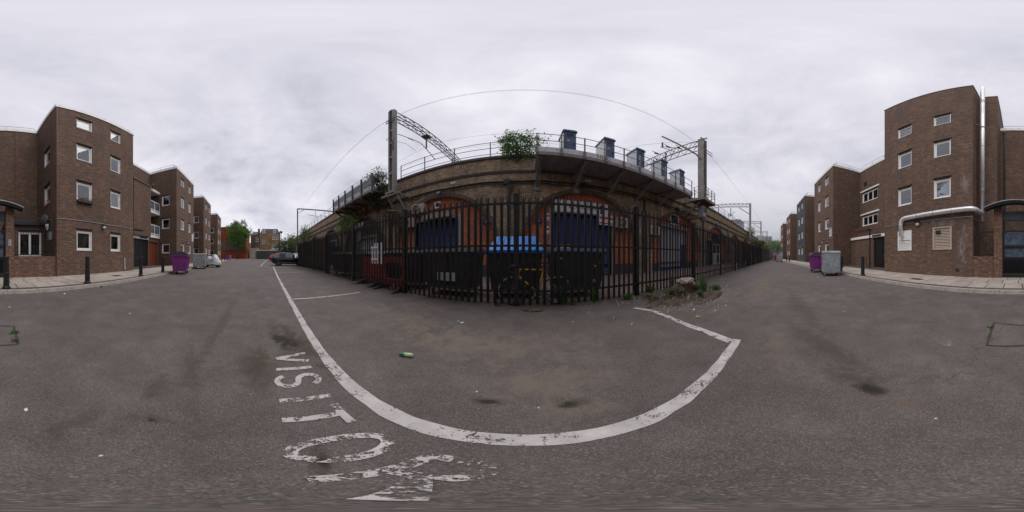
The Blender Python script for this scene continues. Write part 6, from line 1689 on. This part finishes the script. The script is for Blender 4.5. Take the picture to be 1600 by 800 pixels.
for k, a in enumerate(W_): tuft(a[0], a[1], a[2], a[3], a[4], a[5], 40 + k, a[6], a[7])
for k, (px, py, n) in enumerate(((22, 520, 26), (1547, 512, 12), (24, 532, 14))):
    p = G(px, py); tuft((p.x, p.y, 0), n, .035, .10, 'weed_green', ['moss and grass in a crack of the tarmac, largest of three', 'grass at the corner of the tarmac patch', 'small green sprig beside the largest crack grass'][k], 70 + k, .006, 2)
# debris: crumbs on the mound's edge (uncountable)
f = MB()
for _ in range(1500):
    a = q.uniform(0, 6.283); r = max(.2, q.gauss(.85, .28)); x, y = 3.75 + 1.7 * r * math.cos(a), 2.45 + .95 * r * math.sin(a); s_ = min(.03, .004 + q.expovariate(150))
    if y > 3.4: continue
    f.hexa([(x - s_, y - s_), (x + s_, y - s_ * .6), (x + s_ * .8, y + s_), (x - s_ * .7, y + s_)], [(x - s_ * .6, y - s_ * .5), (x + s_ * .5, y - s_ * .6), (x + s_ * .5, y + s_ * .5), (x - s_ * .4, y + s_ * .6)], 0, s_ * 1.2 + (.09 if r < .6 else 0), m=q.choice((0, 1, 1, 1)))
o = part('rubble', f, ['stone_rock', 'concrete'], None); o['kind'] = 'stuff'; 
f = MB()
for _ in range(700):
    x = q.uniform(-9, 9); y = FY - .04 - abs(q.gauss(0, .13)); s_ = q.uniform(.004, .014); z = .001
    a = q.uniform(0, 3.14); dx, dy = math.cos(a) * s_, math.sin(a) * s_
    f.face([(x - dx, y - dy, .003), (x + dy, y - dx, .006), (x + dx, y + dy, .003 + s_ * .5), (x - dy, y + dx, .004)])
o = part('leaf_litter', f, 'soil', None); o['kind'] = 'stuff'
# stones along the foot of the fence
for k, (px, py, s_) in enumerate(((832, 485, .12), (722, 504, .02), (920, 488, .022), (1036, 452, .06))):
    p = G(px, py); o = link('stone', blobmesh('stone', s_ * 1.6, s_, s_ * .28, 2, .3, 1.5, k + 9, ['soil', 'paper', 'stone_rock', 'stone_rock'][k]), None, (p.x, p.y, s_ * .15), .3 * k)
    tag(o, ['flat brown slab of dirt on the tarmac below the bicycle', 'small white scrap of card on the tarmac left of the bicycle', 'small grey pebble on the tarmac below the middle shutter', 'rough lump of rubble at the back of the mound'][k], 'stone')
# paper litter
lit = [(41, 640, .020, 'crumpled white paper scrap at the lower left'), (157, 712, .012, 'tiny white scrap on the tarmac under the left flats'), (101, 459, .05, 'white scrap in the gutter below the corner window'), (203, 490, .03, 'white scrap on the tarmac left of the parking line'),
       (716, 502, .028, 'white paper strip on the tarmac right of the green bottle'), (842, 637, .010, 'tiny white scrap between the two dark stains'), (1150, 1, 0, ''), (1462, 654, .011, 'tiny white scrap at the lower right'), (1024, 487, .03, 'white scrap at the left end of the broken parking line'),
       (1025, 469, .05, 'white crumpled wrapper on the left slope of the mound'), (1061, 478, .045, 'white bit of paper at the front of the mound'), (1084, 484, .04, 'round white scrap right of the front weeds'), (1135, 447, .05, 'white scrap on the tarmac beyond the mound'), (1160, 426, .07, 'white scrap lying near the fence at the right'), (1278, 433.5, .06, 'white scrap below the grey steel bin'), (745, 612, .010, 'speck of white paper inside the parking bay'), (15, 480, .035, 'white scrap on the tarmac at the far left edge'), (895, 503, .018, 'thin pale scrap below the middle shutter'), (473, 506, .02, 'white speck beside the parking line'), (1013, 486, .02, 'pale crumb on the parking line corner')]
for k, (px, py, s_, lab) in enumerate(lit):
    if not s_: continue
    p = G(px, py); f = MB(); qq = random.Random(k); n = 6
    ring_ = [(s_ * qq.uniform(.5, 1.1) * math.cos(i * 1.047), s_ * .6 * qq.uniform(.5, 1.1) * math.sin(i * 1.047), qq.uniform(.002, s_ * .35)) for i in range(n)]
    for i in range(n): f.face([ring_[i], ring_[(i + 1) % n], (qq.uniform(-.2, .2) * s_, 0, s_ * .4)])
    f.face([(a, b, .002) for a, b, c_ in ring_])
    tag(part('paper_scrap', f, 'paper', None, loc=(p.x, p.y, 0), rz=qq.uniform(0, 3)), lab, 'litter')
for px, py, lab in ((1090, 495, 'yellow fruit peel on the tarmac nearest the parking line'), (1118, 486, 'yellow fruit peel farther right beside the mound'), (1134, 478, 'smallest yellow peel right of the mound'), (390, 617, 'tiny yellow scrap beside the painted letters'), (1081, 495, 'x')):
    if lab == 'x': continue
    s_ = .05 if px > 1000 else .012; p = G(px, py); f = MB(); qq = random.Random(px)
    ring_ = [(s_ * qq.uniform(.7, 1.2) * math.cos(i * .785), s_ * .8 * qq.uniform(.6, 1.1) * math.sin(i * .785), .004 + .012 * (i % 2)) for i in range(8)]
    for i in range(8): f.face([ring_[i], ring_[(i + 1) % 8], (0, 0, .018)])
    f.face([(a, b, .003) for a, b, c_ in ring_]); tag(part('fruit_peel', f, 'fruit_peel', None, loc=(p.x, p.y, 0)), lab, 'litter')
# bottle
p = G(637, 557); t = thing('plastic_bottle', 'small clear plastic bottle with green cap and green label lying in the parking bay', 'bottle', (p.x, p.y, .024), R(28))
f = MB(); f.lathe([(.0, -.055), (.020, -.053), (.024, -.04), (.024, .035), (.018, .055), (.010, .068)], 14); part('body', f, 'bottle_clear', t, smooth=True, rot=(0, R(-90), 0))
f = MB(); f.lathe([(.0245, -.03), (.0247, .02)], 14); part('label_band', f, 'bottle_label', t, rot=(0, R(-90), 0))
f = MB(); f.lathe([(.0255, .034), (.0255, .045), (.019, .06), (.013, .072), (.013, .085), (0, .086)], 14); part('cap', f, 'bottle_green', t, rot=(0, R(-90), 0))
p = G(160, 449); f = MB(); f.lathe([(.03, 0), (.034, .06), (.02, .09), (0, .1)], 10); tag(part('crushed_can', f, 'bottle_green', None, loc=(p.x, p.y, .03), rot=(R(90), 0, .4)), 'green can lying in the gutter near the corner bollard', 'can')

# ================================================================== VEGETATION ON THE VIADUCT
def bush(name, loc, rad, nc, nl, ls, cr, mat, label, seed, stems=5, droop=0, aspect=.4, shell=.3):
    t = thing(name, label, 'bush', loc); f = MB(); leaves(f, (0, 0, rad[2]), rad, nc, nl, ls, cr, seed, shell, droop, aspect=aspect)
    part('foliage', f, mat, t, kind='stuff'); f = MB(); qq = random.Random(seed)
    for _ in range(stems):
        e = Vector((qq.uniform(-.7, .7) * rad[0], qq.uniform(-.6, .6) * rad[1], qq.uniform(1.1, 1.8) * rad[2])); f.tube([(0, 0, 0), e * .5 + Vector((0, 0, .1)), e], [.03, .02, .008], 5)
    part('stem', f, 'bark', t)
bush('wall_bush', (-.3, 7.9, 6.5), (1.15, .6, 1.0), 150, 24, .15, .24, 'leaf_green', 'green ash sapling growing on top of the wall left of the white walkway', 3, 9, aspect=.34)
bush('wall_bush', (-.45, 7.9, 6.3), (.9, .35, .35), 36, 14, .12, .22, 'leaf_bush', 'hanging greenery just below the parapet bush', 4, 4, aspect=.34)
bush('wall_bush', (-.75, 7.88, 4.3), (.55, .2, .5), 20, 10, .09, .2, 'leaf_bush', 'sparse creeper on the pier between the two middle arches', 5, 3)
bush('buddleia', (-9.3, 7.1, 4.6), (1.15, .5, 1.7), 190, 22, .16, .30, 'leaf_dark', 'dark buddleia below the left mast', 6, 7, aspect=.3)
bush('buddleia', (-9.6, 6.9, 5.9), (1.2, .5, .75), 60, 14, .15, .28, 'leaf_dark', 'buddleia hanging over the end of the left walkway', 7, 7, aspect=.3)
bush('buddleia', (-12.6, 7.8, 6.2), (1.4, .5, .75), 80, 14, .15, .32, 'leaf_yellowish', 'thin yellowish buddleia above the left walkway panels', 8, 9, aspect=.25)
bush('buddleia', (-13.5, 6.8, 3.1), (2.0, .5, .95), 150, 18, .15, .32, 'leaf_green', 'broad creeper under the left walkway above the fence', 9, 7, aspect=.3)
bush('buddleia', (-7.8, 7.3, 3.0), (1.2, .4, .7), 56, 14, .13, .3, 'leaf_dark', 'dark shrub below the left mast bracket', 10, 6)
bush('buddleia', (-33, 7.0, 4.0), (2.6, .8, 1.6), 70, 14, .3, .6, 'leaf_bush', 'shrubs on the far left viaduct wall beneath the railing', 11, 6)
bush('buddleia', (-45, 5.0, .5), (4.5, 2.2, 2.6), 100, 16, .45, .9, 'leaf_dark', 'large dark shrubs beyond the fence end at the far left', 12, 6)
bush('buddleia', (-41, 5.6, 3.0), (2.6, 1.4, 1.9), 80, 14, .35, .7, 'leaf_bush', 'lighter green shrub beside the far left beam post', 13, 6)
bush('buddleia', (38, 7.2, 5.6), (1.6, .8, 1.3), 80, 12, .25, .5, 'leaf_yellowish', 'yellowish shrub on the parapet at the foot of the far lattice portal', 14, 8, aspect=.3)
bush('buddleia', (48, 6.6, 3.6), (3.4, 1.0, 1.2), 80, 14, .35, .7, 'leaf_bush', 'green growth over the wall past the far lattice portals', 15, 6)
bush('buddleia', (62, 6.0, 2.0), (5, 1.4, 2.0), 90, 14, .45, .9, 'leaf_yellowish', 'long hedge like growth at the far right end of the fence', 16, 6)

def tree(loc, h, rad, label, seed, mat='leaf_tree', nc=150, nl=26, ls=.32, tr=.28, cr=.75):
    t = thing('tree', label, 'tree', loc); qq = random.Random(seed); zc = h - rad[2]
    f = MB(); f.tube([(0, 0, 0), (.1, 0, zc * .35), (-.05, .1, zc * .75), (.1, 0, zc * 1.1)], [tr * 1.25, tr, tr * .8, tr * .45], 10)
    part('trunk', f, 'bark', t, smooth=True)
    f = MB()
    for k in range(11):
        a = qq.uniform(0, 6.28); z0 = zc * qq.uniform(.55, .95); e = Vector((math.cos(a) * rad[0] * .75, math.sin(a) * rad[1] * .75, zc + qq.uniform(-.5, .7) * rad[2])); m_ = Vector((e.x * .45, e.y * .45, (z0 + e.z) / 2 + .3))
        f.tube([(0, 0, z0), m_, e], [tr * .45, tr * .25, .04], 6)
    part('limb', f, 'bark', t)
    f = MB(); leaves(f, (0, 0, zc), rad, nc, nl, ls, cr, seed, .55, aspect=.7); part('crown', f, mat, t, kind='stuff')
tree((-58.8, -11.7, 0), 13.8, (4.3, 4.3, 4.5), 'round bright green street tree at the left end of the street', 31, nc=260, nl=30, ls=.42, cr=.95)
tree((-66, -10.0, 0), 5.0, (1.2, 1.2, 1.6), 'small low shrub like tree near the foot of the street tree', 32, nc=40)
tree((88, 2.2, 0), 9.5, (4.5, 4.5, 3.4), 'green tree at the far right end of the street', 33, 'leaf_tree')
tree((96, 8.5, 0), 11.5, (5, 5, 3.6), 'yellowish tree beyond the far right end of the fence', 34, 'leaf_yellowish')
tree((-62, 6, 0), 8.0, (3.6, 3.6, 3.2), 'dark tree behind the far left shrubs', 35, 'leaf_dark')

# ================================================================== FAR LEFT BUILDINGS
def house(name, label, cat, x, y0, y1, h, dp, mat, wins, roof=None, facing=1):
    """front face at world x, facing +x when facing=1"""
    t = thing(name, label, cat, (x, y0, 0)); L = y1 - y0
    f = MB(); ops = [(a, b, c, d) for a, b, c, d in wins]
    if facing > 0: f.wall((0, 0), (0, 1), (-1, 0), L, 0, h, ops, .2)
    else: f.wall((0, 0), (0, 1), (1, 0), L, 0, h, ops, .2, flip=True)
    sx = -facing * dp
    f.wall((sx, 0), (0, 1), (1, 0), L, 0, h, flip=True); f.wall((0, 0), (1 if sx > 0 else -1, 0), (0, 1), dp, 0, h); f.wall((0, L), (1 if sx > 0 else -1, 0), (0, -1), dp, 0, h, flip=True)
    f.face([(0, 0, h), (0, L, h), (sx, L, h), (sx, 0, h)]); part('wall', f, mat, t)
    for a, b, c, d in ops:
        wd, ht = b - a, d - c; key = ('far', round(wd, 1), round(ht, 1))
        if key not in FR_CACHE:
            m_ = MB(); tt = .09
            m_.box(-wd / 2, -wd / 2 + tt, .1, .2, 0, ht); m_.box(wd / 2 - tt, wd / 2, .1, .2, 0, ht); m_.box(-wd / 2 + tt, wd / 2 - tt, .1, .2, 0, tt); m_.box(-wd / 2 + tt, wd / 2 - tt, .1, .2, ht - tt, ht); m_.box(-wd / 2 + tt, wd / 2 - tt, .11, .2, ht / 2 - .04, ht / 2 + .04); m_.box(-wd / 2 - .1, wd / 2 + .1, -.08, .1, -.14, -.005)
            p_ = MB(); p_.box(-wd / 2 + tt, wd / 2 - tt, .14, .16, tt, ht - tt); FR_CACHE[key] = (m_.mesh('window', 'white_upvc'), p_.mesh('pane', 'pane_mid'))
        wi = link('window', FR_CACHE[key][0], t, (0, (a + b) / 2, c), R(90) if facing > 0 else R(-90)); link('pane', FR_CACHE[key][1], wi)
    return t
t = house('terrace_building', 'brown brick gable end with grey slate roof left of the yellow brick building', 'building', -80, -9.6, -5.2, 11.6, 9, 'brown_far_brick', [(2.6, 3.9, 4.4, 6.6), (2.6, 3.9, 8.2, 10.6)])
f = MB(); f.raw([(.1, 0, 11.6), (.1, 4.4, 11.6), (-9, 4.4, 11.6), (-9, 0, 11.6), (-4.4, .9, 13.8), (-4.4, 4.4, 13.8)], [(0, 1, 5, 4), (1, 2, 5), (2, 3, 4, 5), (3, 0, 4)]); part('roof', f, 'slate', t)
f = MB(); f.box(-1.6, -.4, 3.6, 4.6, 11.6, 14.7); part('chimney', f, 'brown_far_brick', t)
t = house('terrace_building', 'yellow brick building with dark mansard roof and white sash windows', 'building', -79.5, -5.1, 4.9, 12.2, 9, 'yellow_brick', [(1.3, 2.5, 3.2, 5.4), (1.3, 2.5, 7.2, 9.6), (6.2, 7.5, 4.9, 7.1), (8.0, 9.2, 4.9, 7.1), (6.2, 7.5, 9.2, 11.2), (8.0, 9.2, 9.2, 11.2)])
f = MB(); f.hexa([(-9, .2), (-.1, .2), (-.1, 9.8), (-9, 9.8)], [(-7.8, 1.2), (-1.5, 1.2), (-1.5, 8.8), (-7.8, 8.8)], 12.22, 14.7); f.box(-9, .1, 9.82, 10.15, 0, 13.4); part('roof', f, ['slate'], t)
for yy in (1.3, 6.6):
    f = MB(); f.box(-1.6, -.15, yy, yy + 1.4, 12.3, 13.9); f.box(-.149, -.12, yy + .1, yy + 1.3, 12.4, 13.8); wi = part('dormer', f, 'white_upvc', t); f = MB(); f.box(-.118, -.1, yy + .25, yy + 1.15, 12.55, 13.65); part('pane', f, 'pane_mid', wi)
f = MB(); f.box(.01, .5, 5.2, 10.0, 2.6, 4.4); part('graffiti_panel', f, 'sign_white', t)
text_part('graffiti', 'ASEL', 'graffiti_blue', t, 2.1, (.53, 7.6, 3.45), (R(90), 0, R(90)), .02)
f = MB(); f.hexa([(.05, .4), (2.5, .4), (2.5, 5.5), (.05, 5.5)], [(.05, .8), (1.0, .8), (1.0, 5.1), (.05, 5.1)], 2.9, 4.4); f.box(.05, 2.4, .5, 5.4, 0, 2.9); part('lean_to', f, 'slate', t)
t = house('warehouse', 'orange red brick warehouse wall behind the street tree', 'building', -64, -27, -9.6, 12.8, 12, 'red_far_brick', [])
f = MB(); f.box(-.05, .12, .1, 17.3, 3.4, 7.2); part('brown_band', f, 'brown_far_brick', t)
f = MB(); f.box(-.05, .16, 0, 17.4, 12.8, 13.1); part('coping', f, 'concrete', t)
t = house('shop_building', 'distant cream and red shop fronts between the tree and the yellow building', 'building', -92, -21, -10, 8.5, 8, 'red_far_brick', [(1, 3, 3.5, 5.5), (5, 7, 3.5, 5.5)])
f = MB(); f.box(0, .3, 0, 11, 0, 3.0); part('shop_front', f, 'pane_dark', t); f = MB(); f.box(.02, .5, 8.4, 11, 0, 8); part('cream_bay', f, 'cream_render', t)
t = thing('outbuilding', 'cream rendered shed at the end of the left street', 'shed', (-70, -8.6, 0))
f = MB(); f.box(-4, 0, 0, 3.6, 0, 4.6); part('wall', f, 'cream_render', t); f = MB(); f.box(-4.1, .1, -.1, 3.7, 4.6, 4.8); part('roof', f, 'roof_felt', t); f = MB(); f.box(0, .06, .6, 1.6, .1, 2.4); part('door', f, 'cover_silver', t)
t = thing('boundary_wall', 'brown brick wall with pale coping behind the parked cars', 'wall', (-60, -5.0, 0))
f = MB(); f.box(-.3, 0, 0, 13.5, 0, 3.1); part('brickwork', f, 'brown_far_brick', t); f = MB(); f.box(-.36, .06, 0, 8, 3.1, 3.3); part('coping', f, 'white_fascia', t)
f = MB()
for k in range(14): f.box(k * .3, k * .3 + .24, 0, .03, .1, 2.6)
tag(part('yard_fence', f, 'hoarding_grey', None, loc=(-59, -5.3, 0), rz=R(90)), 'dark plank fence at the left part of the brown brick wall', 'fence')
# lamp post
t = thing('street_lamp', 'slim street lamp with round head beyond the far left fence', 'street lamp', (-52, 3.6, 0)); f = MB(); f.tube([(0, 0, 0), (0, 0, 8.6)], [.09, .05], 8); part('pole', f, 'truss_steel', t); f = MB(); f.lathe([(.1, 0), (.38, .15), (.38, .55), (.1, .8)], 12, (0, 0, 8.4)); part('lamp_head', f, 'black_paint', t)

# ================================================================== FAR RIGHT BACKDROP
def far_block(x, y, wx, wy, h, mat, label, rows, cols_, lit=False):
    t = thing('office_block', label, 'building', (x, y, 0)); f = MB(); f.box(0, wx, 0, wy, 0, h); part('wall', f, mat, t)
    pm = MB(); cw = wy / cols_; rh_ = h / rows; pm.box(-.1, -.02, cw * .15, cw * .85, rh_ * .25, rh_ * .8); pm = pm.mesh('window', 'pane_mid'); pl = MB(); pl.box(-.1, -.02, cw * .15, cw * .85, rh_ * .25, rh_ * .8); pl = pl.mesh('window', 'lamp_amber'); qq = random.Random(int(x))
    for r in range(rows):
        for c in range(cols_): link('window', pl if (lit and qq.random() < .4) else pm, t, (0, c * cw, r * rh_))
    pm = MB(); cwx = wx / cols_; pm.box(cwx * .15, cwx * .85, -.1, -.02, rh_ * .25, rh_ * .8); pm = pm.mesh('window', 'pane_mid')
    for r in range(rows):
        for c in range(cols_): link('window', pm, t, (c * cwx, 0, r * rh_))
    f = MB(); f.box(-.3, wx + .3, -.3, wy + .3, h, h + .6); part('roof', f, 'concrete', t)
far_block(120, 32, 14, 11, 29, 'far_block', 'modern block with amber lit windows seen through the lattice portal', 9, 5, True)
far_block(210, 14, 22, 26, 26, 'far_block', 'pale flat roofed block on the right horizon', 7, 7)
far_block(225, 2, 20, 14, 21, 'far_block_blue', 'bluish block at the far right horizon beside the last flats', 6, 5)
far_block(190, -6, 20, 10, 13, 'far_block_blue', 'low blue grey building behind the green tree at the right', 4, 5)
t = thing('signal_gantry_box', 'rounded grey metal housing cantilevered from the viaduct below the second lattice portal', 'housing', (49, 6.2, 5.4))
f = MB(); f.hexa([(-2.4, -.9), (2.4, -.9), (2.4, .8), (-2.4, .8)], [(-2.2, -.7), (2.2, -.7), (2.2, .8), (-2.2, .8)], 0, 1.9); bevel(part('casing', f, 'galvanised', t), .2, 3)
f = MB(); f.hexa([(-2, .3), (2, .3), (2, .8), (-2, .8)], [(-2.3, -.8), (2.3, -.8), (2.3, .8), (-2.3, .8)], -1.2, -.02); part('bracket', f, 'dark_concrete', t)
